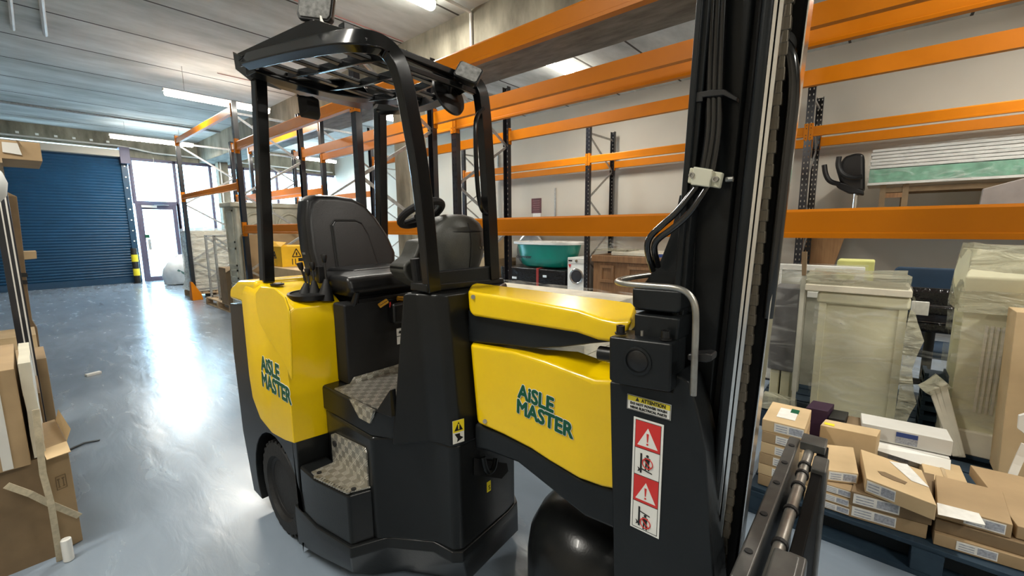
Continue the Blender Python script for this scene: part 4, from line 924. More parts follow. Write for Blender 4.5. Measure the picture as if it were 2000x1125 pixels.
def pallet(label, x0, x1, y0, y1, z=0, m='pallet', boards=9, along='x', group='pallets'):
    t = thing('pallet', label, 'pallet', ((x0+x1)/2, (y0+y1)/2, z), group)
    n = boards; W = (y1-y0)
    for i in range(n):
        a = y0+W*i/n; MB().box((x0, a+.006, z+.122), (x1, a+W/n-.012, z+.144)).build('deck_board', m, t, bevel=.003)
    for i in range(3):
        xx = x0+(x1-x0-.1)*i/2; MB().box((xx, y0, z+.10), (xx+.1, y1, z+.122)).build('stringer_board', m, t)
        for j in range(3):
            yy = y0+(y1-y0-.1)*j/2; MB().box((xx, yy, z+.022), (xx+.1, yy+.1, z+.10)).build('block', m, t, bevel=.003)
    for j in range(3):
        yy = y0+(y1-y0-.1)*j/2; MB().box((x0, yy, z), (x1, yy+.1, z+.022)).build('bottom_board', m, t)
    return t
# ---- pallet of flat cartons right of the mast
pallet('dark blue painted pallet at the lower right, carrying the flat cartons', -.95, .41, -3.42, -2.37, 0, 'bluep', 7)
ZD = .145
def stack(yf, zs, x0, x1, depth, labs, skew=0, m=('card', 'card2'), grp='flat cartons on the blue pallet', jit=.006, **k):
    z = zs[0]
    for i, lab in enumerate(labs):
        h = zs[1]; j = random.uniform(-jit, jit)
        FL = V((x0+j, yf+random.uniform(-.4, .4)*jit, z+h)); FR = FL+V((x1-x0, skew, 0)); BL = FL+V((skew, -depth, 0))
        carton('carton', lab, 'carton', FL, FR, BL, h-.002, m[i % len(m)], grp, **k); z += h
    return z
nth = ['lowest', 'second from bottom', 'third from bottom', 'fourth from bottom', 'fifth from bottom', 'sixth from bottom', 'seventh from bottom']
tz = .508; tA, tB, tC = P(1489, 818, 'z', tz), P(1572, 838, 'z', tz), P(1509, 784, 'z', tz)
stack(tA.y+.004, (ZD, .0602), tA.x, tB.x+.004, tA.y-tC.y, ['flat carton beside the fork carriage, %s of its tall stack' % n for n in nth[:5]], jit=.004)
a = V((.40-.14, -2.50, .565)); 
o = carton('carton', 'flat carton with white delivery note and green sticker, on top of the tall stack', 'carton', tA, tB, tC, .0615, 'card2', 'flat cartons on the blue pallet', label_at=(.30, .98), top_label=True)
sg = P(1553, 804, 'z', .5095); MB().box(sg+V((-.018, -.03, 0)), sg+V((.018, .03, .001))).build('green_sticker', 'green', o)
# second stack with the carton marked 3
stack(-2.40, (ZD, .043), .180, -.0, .24, ['flat carton under the tilted one marked 3, %s' % n for n in ('lowest', 'second from floor', 'topmost of three')], label_at=(.45, .98))
o3 = carton('carton', 'tan carton marked 3 lying tilted on top of the second stack', 'carton', P(1582, 913, 'z', .335), P(1677, 925, 'z', .335), P(1582, 864, 'z', .335), .058, 'card2', 'flat cartons on the blue pallet', label_at=(.40, .97))
text('3', P(1607, 885, 'z', .3365), P(1627, 888, 'z', .335)-P(1607, 885, 'z', .335), P(1607, 870, 'z', .335)-P(1607, 885, 'z', .335), .035, 'card3', o3, 'pen_mark')
dl = P(1588, 875, 'z', .3365); MB().box(dl+V((-.008, -.02, 0)), dl+V((.008, .02, .001))).build('print_block', 'print', o3)
# big flat cartons in the middle
FLs = V((-.025, -2.415, 0))
for i, n in enumerate(('lowest', 'middle')):
    carton('carton', 'wide flat carton in the middle pile, %s of three' % n, 'carton', V((.0, -2.40+.01*i, ZD+.068*(i+1))), V((-.265-.01*i, -2.43, ZD+.068*(i+1))), V((-.03, -2.78, ZD+.068*(i+1))), .066, ('card', 'card3')[i], 'flat cartons on the blue pallet', label_at=(.04, .62))
om = carton('carton', 'wide tan carton with dark scuff and white sheet, topmost in the middle pile', 'carton', P(1692, 934, 'z', .353), P(1830, 987, 'z', .353), P(1681, 877, 'z', .353), .070, 'card2', 'flat cartons on the blue pallet', label_at=(.02, .45))
sh_ = [P(x, y, 'z', .3545) for x, y in ((1737, 901), (1772, 907), (1815, 952), (1780, 939))]; MB().slab(sh_, (0, 0, .001)).build('delivery_note', 'paper', om)
sc3 = [P(x, y, 'z', .3545) for x, y in ((1714, 920), (1728, 922), (1750, 932), (1772, 942), (1768, 946), (1745, 938), (1722, 928))]; MB().slab(sc3, (0, 0, .0008)).build('scuff_mark', 'card3', om)
# right piles
carton('carton', 'large flat carton at the bottom right, under the taped ones', 'carton', V((-.285, -2.41, ZD+.055)), V((-.62, -2.44, ZD+.055)), V((-.285, -2.74, ZD+.055)), .053, 'card', 'flat cartons on the blue pallet', label_at=(.2, .55))
carton('carton', 'brown carton with creased side, second from bottom at lower right', 'carton', V((-.285, -2.43, ZD+.108)), V((-.56, -2.45, ZD+.108)), V((-.275, -2.74, ZD+.108)), .052, 'card3', 'flat cartons on the blue pallet', lab=False)
ot = carton('carton', 'taped brown carton with large white paper, on top at lower right', 'carton', V((-.285, -2.44, ZD+.170)), V((-.50, -2.455, ZD+.170)), V((-.30, -2.74, ZD+.170)), .060, 'card', 'flat cartons on the blue pallet', label_at=(.38, .92))
pq = [P(x, y, 'z', ZD+.1715) for x, y in ((1830, 982), (1912, 1003), (1925, 1026), (1832, 1005))]; MB().slab(pq, (0, 0, .001)).build('delivery_note', 'paper', ot)
carton('carton', 'big brown carton with tape band at the right edge of the photo', 'carton', V((-.515, -2.47, ZD+.165)), V((-.93, -2.50, ZD+.165)), V((-.44, -2.98, ZD+.165)), .054, 'card', None, tape=True, lab=False)
carton('carton', 'plain brown carton under the big taped one at the right edge', 'carton', V((-.63, -2.50, ZD+.109)), V((-.93, -2.52, ZD+.109)), V((-.63, -2.95, ZD+.109)), .107, 'card3', None, lab=False)
carton('carton', 'low carton with shiny tape behind the taped brown carton', 'carton', V((-.27, -2.76, ZD+.135)), V((-.42, -2.77, ZD+.135)), V((-.26, -3.0, ZD+.135)), .133, 'card2', None, tape=True, lab=False)
# long carton with yellow label, dark cartons
oy = carton('carton', 'long tan carton with a yellow label lying behind the carton marked 3', 'carton', V((.160, -2.80, .40)), V((-.08, -2.83, .40)), V((.145, -2.91, .40)), .254, 'card2', None, lab=False)
yl = V((.125, -2.84, .4015)); MB().box(yl+V((-.025, -.016, 0)), yl+V((.02, .016, .001))).build('yellow_label', 'ylwp', oy)
text('LAMINATE', P(1610, 846, 'z', .4015), V((-1, -.1, 0)), V((.05, -1, 0)), .018, 'card3', oy, 'print') if False else None
od = carton('carton', 'dark purple carton behind the tall carton stack', 'carton', V((.245, -2.95, .43)), V((.14, -2.96, .43)), V((.225, -3.10, .43)), .282, mat('dark_purple_carton', (.035, .012, .035), .5), 'dark cartons at the back of the pallet', lab=False)
od2 = carton('carton', 'black glossy carton with white label at the back of the pallet', 'carton', V((.135, -2.95, .40)), V((.06, -2.96, .40)), V((.125, -3.10, .40)), .252, 'blkp', 'dark cartons at the back of the pallet', label_at=(.3, .85))
carton('carton', 'low brown carton between black carton and white long cartons', 'carton', V((.055, -2.97, .375)), V((-.03, -2.98, .375)), V((.05, -3.12, .375)), .228, 'card3', None, lab=False)
# white long cartons
bl_ = mat('blue_label', (.03, .06, .22), .5)
def white_box(lab, FL, FR, BL, h, flap=False, lx=(.40, .64)):
    t = carton('long_carton', lab, 'carton', FL, FR, BL, h, 'cardw', 'white long cartons on the blue pallet', lab=False)
    FL, FR, BL = V(FL), V(FR), V(BL); u = FR-FL; n = V((0, 1, 0)); up = V((0, 0, 1)); o = FL+u*lx[0]-up*h*.12+n*.001
    l = MB().slab([o, o+u*(lx[1]-lx[0]), o+u*(lx[1]-lx[0])-up*h*.75, o-up*h*.75], n*.001).build('end_label', 'print', t)
    MB().slab([o+n*.0012, o+u*(lx[1]-lx[0])+n*.0012, o+u*(lx[1]-lx[0])-up*h*.3+n*.0012, o-up*h*.3+n*.0012], n*.0006).build('blue_band', bl_, t)
    if flap:
        w = (BL-FL); c0 = FL+u*.02+up*.003
        m = MB().loft([[FL+n*.004+up*.004, FR+n*.03+up*.004, FR+n*.03+up*.006, FL+n*.004+up*.006], [FL+n*.035-up*h*.25, FR+n*.06-up*h*.62, FR+n*.062-up*h*.60, FL+n*.037-up*h*.22]])
        m.build('open_flap', 'white', t)
    return t
wA, wB, wC = P(1684, 826, 'z', .405), P(1862, 862, 'z', .405), P(1682, 810, 'z', .405)
wD = (wC-wA)*1.25
def wz(dx, dy, z): a = V((dx, dy, z-.405)); return wA+a, wB+a, wA+wD+a
white_box('white long carton, lowest of the three beside the flat cartons', *wz(0, .012, .225), .08)
white_box('white long carton with open torn flap, middle of the three', *wz(.005, .02, .318), .088, True, (.35, .58))
white_box('white long carton with blue label, topmost of the three', *wz(0, 0, .405), .082)

# ---- stretch wrapped stone pieces in the second bay line
pallet('second dark blue pallet, under the wrapped stone pieces', -1.25, .62, -4.65, -3.52, 0, 'bluep', 7)
def shell(pts_lo, pts_hi, parent, m='wrap', amp=.012, seed=1, cuts=5, name='stretch_wrap'):
    b = MB().loft([pts_lo, pts_hi]); rumple(b, cuts, amp, 5, seed); return b.build(name, m, parent, smooth=True, ang=80)
# A: broad pedestal
yA = -3.56
t = thing('wrapped_pedestal', 'broad olive stone pedestal in clear wrap, behind the white long cartons', 'pedestal', (.06, yA-.2, ZD))
bx0, bx1 = P(1592, 700, 'y', yA).x, P(1757, 700, 'y', yA).x
MB().box((bx1, yA-.38, ZD), (bx0, yA, 1.06)).build('plinth_body', 'stone', t, bevel=.008)
MB().box((bx1-.01, yA-.005, ZD), (bx1+.03, yA+.012, 1.0)).build('corner_fillet', 'stone', t); MB().box((bx0-.035, yA-.005, ZD), (bx0+.005, yA+.014, .98)).build('corner_fillet', 'stone', t)
cx0, cx1 = P(1574, 560, 'y', yA).x, P(1782, 570, 'y', yA).x
MB().box((cx1, yA-.42, 1.055), (cx0, yA+.045, 1.10)).build('cap_slab', 'marble', t, bevel=.006)
MB().box((bx1-.02, yA-.40, .97), (bx0+.02, yA+.025, 1.055)).build('cap_moulding', 'stone', t, bevel=.02)
c = MB().box((cx1+.02, yA-.40, 1.10), (cx0-.01, yA+.03, 1.17)); rumple(c, 4, .028, 6, 3, keep=1.10); c.build('gathered_wrap', 'wrapd', t, smooth=True, ang=80)
shell([(bx1-.02, yA+.02, ZD+.03), (bx0+.015, yA+.02, ZD+.03), (bx0+.015, yA-.40, ZD+.03), (bx1-.02, yA-.40, ZD+.03)], [(bx1-.04, yA+.05, 1.09), (bx0+.035, yA+.05, 1.09), (bx0+.03, yA-.42, 1.09), (bx1-.03, yA-.42, 1.09)], t, 'wrapd' if False else 'wrap', .012, 2, 6)
tw = MB().loft([[V((bx1-.03-.07*s, yA+.04, z)), V((bx1-.01, yA+.06, z)), V((bx1-.02, yA-.05, z))] for z, s in ((.20, .2), (.40, 1.0), (.60, .5), (.80, .9), (.97, .1))]); rumple(tw, 2, .01, 7, 4); tw.build('loose_wrap_tail', 'wrapd', t, smooth=True)
# B: grey panel in wrap left of it
t = thing('wrapped_slate', 'dark grey panel in stretch wrap next to the mast', 'panel', (.50, -3.75, ZD))
xa, xb = P(1503, 650, 'y', -3.62).x, P(1556, 650, 'y', -3.62).x
MB().box((xb, -3.9, .42), (xa, -3.63, 1.05)).build('panel_body', mat('slate_panel', (.13, .13, .13), .4), t, bevel=.01)
MB().box((xb+.02, -3.85, ZD), (xb+.08, -3.65, .42)).build('panel_foot', 'stone', t, bevel=.008); MB().box((xa-.08, -3.85, ZD), (xa-.02, -3.65, .42)).build('panel_foot', 'stone', t, bevel=.008)
shell([(xb-.01, -3.61, .40), (xa+.01, -3.61, .40), (xa+.01, -3.92, .40), (xb-.01, -3.92, .40)], [(xb+.01, -3.60, 1.10), (xa-.01, -3.60, 1.10), (xa, -3.9, 1.17), (xb, -3.9, 1.17)], t, 'wrap', .02, 5, 4)
MB().box((xb-.04, -3.64, .30), (xb-.002, -3.58, 1.12)).build('corner_batten', 'greyp', t, bevel=.003)
c = MB().box((.36, -3.60, ZD), (.56, -3.52, ZD+.10)); rumple(c, 4, .02, 6, 8, keep=ZD); tag(c.build('crumpled_film', 'wrapd', smooth=True, ang=80), 'heap of crumpled stretch film on the pallet, next to the mast', 'film')
tag(MB().slab([P(1566, 492, 'y', -3.54), P(1576, 492, 'y', -3.54), P(1574, 538, 'y', -3.54), P(1566, 538, 'y', -3.54)]+[], (0, -.03, 0)).build('brown_batten', 'card3'), 'short brown wooden batten sticking up by the wrapped panel', 'batten')
bpy.data.objects['brown_batten'].location.z = bpy.data.objects['brown_batten'].location.z
MB().box((P(1577, 530, 'y', -3.54).x+.005, -3.565, ZD), (P(1564, 530, 'y', -3.54).x-.01, -3.545, P(1570, 536, 'y', -3.54).z)).build('batten_shaft', 'greyp', bpy.data.objects['wrapped_slate'])
# leaning white door frame behind
t = thing('door_casing', 'white wooden frame with small panels standing behind the wrapped pieces', 'frame', (.2, -4.3, ZD))
yF = -4.25
x0, x1 = P(1512, 520, 'y', yF).x, P(1690, 525, 'y', yF).x; zt = P(1540, 516, 'y', yF).z; x0 = min(x0, .67)
MB().box((x1, yF-.05, zt-.05), (x0, yF, zt)).build('top_rail', 'white', t, bevel=.008)
MB().box((x0-.06, yF-.05, ZD), (x0, yF, zt-.05)).build('stile', 'white', t, bevel=.006); MB().box((x1, yF-.05, ZD), (x1+.06, yF, zt-.05)).build('stile', 'white', t, bevel=.006)
MB().box((x0-.34, yF-.04, zt-.22), (x0-.06, yF-.015, zt-.05)).build('small_panel', 'greyp', t, bevel=.006); MB().box((x0-.36, yF-.05, zt-.27), (x0-.05, yF, zt-.22)).build('mid_rail', 'white', t, bevel=.006)
MB().box((x1+.06, yF-.04, ZD), (x0-.06, yF-.02, zt-.27)).build('lower_panel', 'greyp', t)
shell([(x1-.02, yF+.01, zt-.20), (x0-.3, yF+.01, zt-.20), (x0-.3, yF-.07, zt-.20), (x1-.02, yF-.07, zt-.20)], [(x1-.02, yF+.01, zt+.012), (x0, yF+.01, zt+.012), (x0, yF-.07, zt+.012), (x1-.02, yF-.07, zt+.012)], t, 'wrap', .01, 9, 4)
# plank and foam
yP = -8.36
pp_ = [P(1578, 462, 'y', yP), P(1652, 462, 'y', yP), P(1620, 545, 'y', yP), P(1553, 545, 'y', yP)]
dz = (pp_[3]-pp_[0]); k = (pp_[3].z-0)/abs(dz.z); pp_[3] = pp_[3]+dz*k; pp_[2] = pp_[2]+(pp_[2]-pp_[1])*(pp_[2].z/abs((pp_[2]-pp_[1]).z)); pp_[2].z = pp_[3].z = 0
du = (pp_[0]-pp_[3])/pp_[0].z; pp_[0] = pp_[0]+du*.25; pp_[1] = pp_[1]+du*.25
tag(MB().slab(pp_, (0, -.03, 0)).build('wide_plank', 'plank', bevel=.004), 'wide orange brown planked board leaning below the shoulder height beam', 'board')
y5 = -4.55
fz = P(1670, 529, 'y', y5).z
t = tag(MB().box((P(1708, 520, 'y', y5).x, y5-.25, ZD), (P(1634, 520, 'y', y5).x, y5, P(1670, 509, 'y', y5).z)).build('foam_block', 'foamy', bevel=.012), 'pale yellow foam block wrapped in film, behind the broad pedestal', 'foam')
# navy chair
def chair_back(c, w, h, lean, name, lab, m, seat_m, wrap=None, zseat=.5, floor=0):
    c = V(c); t = thing(name, lab, 'chair', (c.x, c.y, floor))
    def rg(z, k, dy, th): return [V((c.x+w*k*a, c.y+dy+th*b, z)) for a, b in ((-.5, 0), (-.48, .5), (.48, .5), (.5, 0), (.46, -.5), (-.46, -.5))]
    MB().loft([rg(c.z-h, .82, 0, .06), rg(c.z-h*.6, .98, -lean*.4, .07), rg(c.z-h*.15, 1.0, -lean*.9, .07), rg(c.z-.02, .94, -lean, .06), rg(c.z, .86, -lean, .03)]).build('backrest', m, t, bevel=.015, seg=3)
    MB().box((c.x-w/2, c.y+.02, zseat-.08), (c.x+w/2, c.y+.46, zseat)).build('seat', seat_m, t, bevel=.03, seg=3)
    MB().box((c.x-.03, c.y-.03, zseat-.05), (c.x+.03, c.y+.0, c.z-h+.05)).build('back_stay', 'matte', t)
    if name == 'office_chair':
        MB().cyl((c.x, c.y+.24, floor+.10), (c.x, c.y+.24, zseat-.08), .03, 14).build('gas_lift', 'matte', t, smooth=True)
        for k in range(5):
            a = 2*math.pi*k/5+.3; e = V((c.x+.27*math.cos(a), c.y+.24+.27*math.sin(a), floor+.07))
            l = MB().tube([V((c.x, c.y+.24, floor+.12)), e], .02, 8, .013).build('base_leg', 'matte', t, smooth=True)
            MB().cyl(e+V((0, -.02, -.04)), e+V((0, .02, -.04)), .03, 14).build('castor', 'black', l, smooth=True)
    else:
        for sx in (-1, 1):
            for yy in (.05, .42): MB().tube([V((c.x+sx*w*.42, c.y+yy, zseat-.08)), V((c.x+sx*w*.46, c.y+yy, floor))], .014, 8).build('leg', 'matte', t)
    return t
chair_back(tuple(P(1818, 524, 'y', -5.25)), .50, .52, .06, 'side_chair', 'navy cloth chair with curved back behind the black wrapped chair', 'navy', 'navy', zseat=.48)
oc = chair_back(tuple(P(1822, 563, 'y', -4.80)), .42, .20, .02, 'office_chair', 'black office chair in plastic wrap between the two wrapped stone pieces', 'blackwrap', 'blackwrap', zseat=.78, floor=ZD)
MB().box((P(1866, 600, 'y', -4.30).x, -4.40, .84), (P(1778, 600, 'y', -4.30).x, -4.30, .91)).build('arm_bar', 'blackwrap', oc, bevel=.02)
c = MB().box((P(1815, 600, 'y', -4.26).x, -4.285, .84), (P(1780, 600, 'y', -4.26).x, -4.26, .94)); c.build('paper_tag', 'paper', oc, bevel=.004)
c = MB().box((P(1862, 700, 'y', -4.25).x, -4.38, ZD+.04), (P(1782, 700, 'y', -4.25).x, -4.15, .55)); rumple(c, 4, .03, 5, 11, keep=ZD+.04); c.build('loose_film', 'wrap', oc, smooth=True)
# C: tall pedestal column
yC = -3.58
t = thing('wrapped_column', 'tall stone column with fluted panel in dusty wrap at the right edge', 'column', (-.62, yC-.2, ZD))
cx = lambda px, py: P(px, py, 'y', yC).x
s0, s1 = cx(1868, 700), cx(1965, 700)
MB().box((s1-.06, yC-.36, ZD+.12), (s0, yC, 1.02)).build('shaft', 'stone', t, bevel=.006)
fl = MB()
for i in range(4): fl.box((cx(1915, 700)-.022*i-.012, yC-.004, .40), (cx(1915, 700)-.022*i, yC+.008, .92))
fl.build('fluting', 'marble', t)
MB().loft([[(s1-.09, yC-.40, ZD+.14), (s0+.03, yC-.40, ZD+.14), (s0+.03, yC+.03, ZD+.14), (s1-.09, yC+.03, ZD+.14)], [(s1-.09, yC-.4, ZD), (s0+.03, yC-.4, ZD), (s0+.03, yC+.05, ZD), (s1-.09, yC+.05, ZD)]]).build('base_block', 'marble', t, bevel=.008)
MB().loft([[(s1-.02, yC-.36, 1.0), (s0, yC-.36, 1.0), (s0, yC, 1.0), (s1-.02, yC, 1.0)], [(s1-.12, yC-.4, 1.10), (s0+.02, yC-.4, 1.10), (s0+.02, yC+.05, 1.10), (s1-.12, yC+.05, 1.10)], [(s1-.16, yC-.40, 1.20), (s0+.02, yC-.40, 1.20), (s0+.02, yC+.08, 1.20), (s1-.16, yC+.08, 1.20)], [(s1-.16, yC-.38, 1.30), (s0-.0, yC-.38, 1.35), (s0-.02, yC+.02, 1.36), (s1-.16, yC+.04, 1.31)]]).build('capital', 'stone', t, bevel=.01)
shell([(s1-.08, yC+.02, ZD+.16), (s0+.02, yC+.02, ZD+.16), (s0+.02, yC-.38, ZD+.16), (s1-.08, yC-.38, ZD+.16)], [(s1-.08, yC+.03, 1.02), (s0+.03, yC+.03, 1.02), (s0+.03, yC-.38, 1.02), (s1-.08, yC-.38, 1.02)], t, 'wrap', .014, 14, 5)
shell([(s1-.17, yC+.06, 1.0), (s0+.03, yC+.06, 1.0), (s0+.03, yC-.41, 1.0), (s1-.17, yC-.41, 1.0)], [(s1-.18, yC+.08, 1.36), (s0-.01, yC+.05, 1.40), (s0-.01, yC-.40, 1.38), (s1-.18, yC-.41, 1.34)], t, 'wrapd', .02, 15, 5)
# leaning wrapped mouldings and slatted crate
lm_ = thing('wrapped_mouldings', 'bundle of pale mouldings in film leaning on the tall column', 'mouldings', (-.47, -3.50, ZD))
for i in range(3):
    a = P(1822+9*i, 762-7*i, 'y', -3.50+.0*i); b = P(1856+8*i, 858+6*i, 'y', -3.46); b = a+(b-a)*((a.z-ZD-.01)/(a.z-b.z))
    MB().tube([a, b], .02, sq=(.03, .035)).build('moulding', 'marble', lm_, bevel=.006)
c = MB().tube([P(1805, 764, 'y', -3.48), P(1845, 742, 'y', -3.50)], .05, 8); rumple(c, 2, .02, 8, 17); c.build('film_knot', 'wrapd', lm_, smooth=True)
cr_ = thing('slatted_crate', 'dark blue slatted plastic crate behind the leaning mouldings', 'crate', (-.47, -3.85, ZD))
x0, x1 = P(1797, 800, 'y', -3.74).x, P(1850, 800, 'y', -3.74).x
for i in range(6): MB().box((x1, -3.95, ZD+.02+i*.065), (x0, -3.74, ZD+.055+i*.065)).build('slat', 'bluep', cr_, bevel=.004)
for x in (x0-.02, x1+.0): MB().box((x, -3.95, ZD), (x+.02, -3.75, ZD+.40)).build('post', 'bluep', cr_)
# tall cardboard at the right edge
yK = -3.30
c0 = P(1972, 925, 'y', yK)
kb = thing('tall_carton', 'tall plain cardboard carton standing at the right edge of the photo', 'carton', (-.72, yK-.1, ZD))
q = [P(2003, 600, 'y', yK), P(1992, 640, 'y', yK), P(1945, 912, 'y', yK), P(1972, 960, 'y', yK)]
MB().loft([[(P(1958, 860, 'y', yK).x, yK+.02, ZD), (-1.05, yK-.02, ZD), (-1.05, yK-.20, ZD), (P(1958, 860, 'y', yK).x, yK-.20, ZD)], [(P(1988, 600, 'y', yK).x, yK-.02, 1.05), (-1.05, yK-.06, 1.05), (-1.05, yK-.20, 1.05), (P(1988, 600, 'y', yK).x, yK-.20, 1.05)]]).build('box_body', 'card2', kb, bevel=.004)
ed = P(1958, 762, 'y', yK+.0); text('FLOOR TRIM', ed+V((0, .012, 0)), V((-1, 0, -.32)), V((0, 0, 1)), .03, 'card3', kb, 'print') if False else None
wp = thing('white_bracket', 'bent white steel bracket standing at the bottom right edge', 'bracket', (-.62, -3.0, ZD))
MB().slab(poly([(1990, 812), (2004, 808), (2004, 850), (1988, 838)], 'y', -3.05), (0, -.02, 0)).build('top_plate', 'white', wp, bevel=.003)
MB().tube([P(2004, 868, 'y', -3.02), P(1990, 898, 'y', -3.02), P(1974, 935, 'y', -3.0), P(1980, 958, 'y', -2.98), P(1990, 975, 'y', -2.96)], .01, sq=(.008, .03), smooth=1).build('arm', 'white', wp)

# ---- upper level goods on the wall rack
def shelfboard(x0, x1, z, lab):
    t = thing('shelf_boards', lab, 'shelf', ((x0+x1)/2, -7.8, z), 'board shelves on the wall racking')
    n = 5
    for i in range(n): MB().box((x0+(x1-x0)*i/n+.01, -8.38, z), (x0+(x1-x0)*(i+1)/n-.01, -7.26, z+.018)).build('board', 'pallet', t)
shelfboard(-2.5, .80, 1.56, 'wooden boards on the low beams of the wall rack, right of the mast')
yG = -7.45
gx0, gx1 = P(1697, 330, 'y', yG).x, -1.45
gt = thing('glass_stack', 'stack of thick greenish glass sheets in clear wrap, high on the wall rack', 'glass', ((gx0+gx1)/2, yG-.35, P(1700, 365, 'y', yG).z))
gz = P(1700, 362, 'y', yG).z
MB().box((gx1, yG-.7, gz), (gx0, yG, gz+.03)).build('base_sheet', 'cardw', gt)
MB().box((gx1, yG-.7, gz+.03), (gx0-.01, yG, gz+.20)).build('green_glass_sheets', 'glassg', gt, bevel=.004)
for i in range(6): MB().box((gx1, yG-.7, gz+.21+i*.042), (gx0-.01-.01*(i % 2), yG-.005, gz+.245+i*.042)).build('pale_sheet', 'cardw', gt, bevel=.004)
shell([(gx1-.02, yG+.012, gz+.01), (gx0+.004, yG+.012, gz+.01), (gx0+.004, yG-.72, gz+.01), (gx1-.02, yG-.72, gz+.01)], [(gx1-.02, yG+.012, gz+.48), (gx0+.015, yG+.012, gz+.48), (gx0+.01, yG-.72, gz+.48), (gx1-.02, yG-.72, gz+.48)], gt, 'wrap', .014, 21, 7)
tb = thing('wooden_trestle', 'low wooden trestle under the wrapped glass stack', 'trestle', (-.2, yG-.35, 1.578))
for x in (.02, -.20, -1.25):
    for y in (yG-.06, yG-.62): MB().box((x-.03, y-.03, 1.578), (x+.03, y+.03, gz)).build('leg', 'card3', tb)
for y in (yG-.06, yG-.62): MB().box((-1.28, y-.02, gz-.10), (.05, y+.02, gz-.04)).build('rail', 'card3', tb)
MB().box((-.17, yG-.05, gz-.17), (-.01, yG-.03, gz-.11)).build('cross_rail', 'wood', tb)
# lounge office chair, high
ch_ = thing('office_chair', 'black office chair with curved loop arms, high on the wall rack', 'chair', (.42, yG-.25, 1.578))
A_ = lambda x, y, yy=yG: P(x, y, 'y', yy)
MB().slab([A_(1650, 305), A_(1672, 298), A_(1688, 300), A_(1688, 372), A_(1665, 375), A_(1640, 355), A_(1632, 330)], (0, -.4, 0)).build('seat_shell', 'black', ch_, bevel=.04, seg=3)
for pts, yy in (([(1610, 322), (1612, 340), (1620, 355), (1640, 360)], yG+.04), ([(1639, 306), (1636, 325), (1645, 342), (1668, 348), (1685, 345)], yG+.10)):
    MB().tube([A_(x, y, yy) for x, y in pts], .032, 10, smooth=2).build('arm_loop', 'black', ch_, smooth=True)
MB().slab([A_(1625, 352), A_(1655, 360), A_(1686, 372), A_(1686, 380), A_(1655, 376), A_(1635, 366)], (0, -.35, 0)).build('under_tray', 'matte', ch_, bevel=.015)
MB().cyl(A_(1672, 378, yG-.15), V((A_(1672, 378, yG-.15).x, yG-.15, 1.66)), .03, 12).build('gas_lift', 'chrome', ch_, smooth=True)
for k in range(5):
    a = 2*math.pi*k/5; c0 = V((A_(1672, 378, yG-.15).x, yG-.15, 1.66)); e = c0+V((.22*math.cos(a), .18*math.sin(a), -.035))
    l = MB().tube([c0, e], .02, 8, .014).build('base_leg', 'matte', ch_, smooth=True); MB().cyl(e+V((0, -.02, -.018)), e+V((0, .02, -.018)), .027, 12).build('castor', 'black', l, smooth=True)
wb = thing('wrapped_crate', 'crate in cloudy film at the right edge, high on the wall rack', 'crate', (-1.15, yG+.02, 1.578))
MB().loft([[(P(1916, 372, 'y', -7.35).x, -7.35, 1.578), (-1.6, -7.35, 1.578), (-1.6, -7.42, 1.578), (P(1916, 372, 'y', -7.35).x, -7.42, 1.578)], [(P(1920, 368, 'y', -7.35).x, -7.35, 1.90), (-1.6, -7.35, 2.14), (-1.6, -7.42, 2.14), (P(1920, 368, 'y', -7.35).x, -7.42, 1.90)]]).build('crate_body', mat('mauve_grey_crate', (.26, .22, .20), .6), wb, bevel=.01)

# ---- goods beyond the truck: wall rack, floor level
pallet('pallet under the black wrapped box in the wall rack', 4.92, 6.9, -8.3, -7.35, 0, 'pallet', 7)
bb = thing('wrapped_box', 'long box in shiny black plastic with red strap, under the green tub', 'box', (5.75, -7.8, .145))
c = MB().box((4.93, -8.25, .145), (6.75, -7.42, .60)); c.build('box_body', 'blackwrap', bb, bevel=.03)
MB().box((5.62, -8.26, .15), (5.68, -7.408, .612)).build('red_strap', mat('red_strap', (.30, .03, .025), .4), bb)
for x, z, w in ((6.25, .33, .22), (5.4, .42, .10), (6.5, .5, .08)): MB().box((x, -7.415, z), (x+w, -7.408, z+.05)).build('tape_patch', 'bag', bb)
# bath tub
tbx = thing('bath_tub', 'green enamel bath tub with white rim in film, on the black wrapped box', 'bath', (5.62, -7.83, .612))
def oval(z, a, b, n=40, cx=5.66, cy=-7.83): return [V((cx+a*math.copysign(abs(math.cos(t))**.75, math.cos(t)), cy+b*math.copysign(abs(math.sin(t))**.75, math.sin(t)), z)) for t in [2*math.pi*k/n for k in range(n)]]
MB().loft([oval(.612, .55, .27), oval(.66, .66, .33), oval(.85, .72, .36), oval(1.10, .79, .39), oval(1.13, .80, .395)]).build('tub_shell', 'teal', tbx, smooth=True, ang=50)
MB().loft([oval(1.12, .86, .44), oval(1.13, .88, .455), oval(1.175, .88, .455), oval(1.185, .85, .43)]).build('rim', 'white', tbx, smooth=True, ang=50)
c = MB().loft([oval(1.186, .87, .45), oval(1.20, .80, .40)]); rumple(c, 1, .012, 6, 30); c.build('film_cover', 'wrap', tbx, smooth=True)
text('clearwater', P(1009, 503, 'y', -7.44), V((-1, 0, 0)), V((0, 0, 1)), .10, 'blkp', tbx, 'lettering', off=.004)
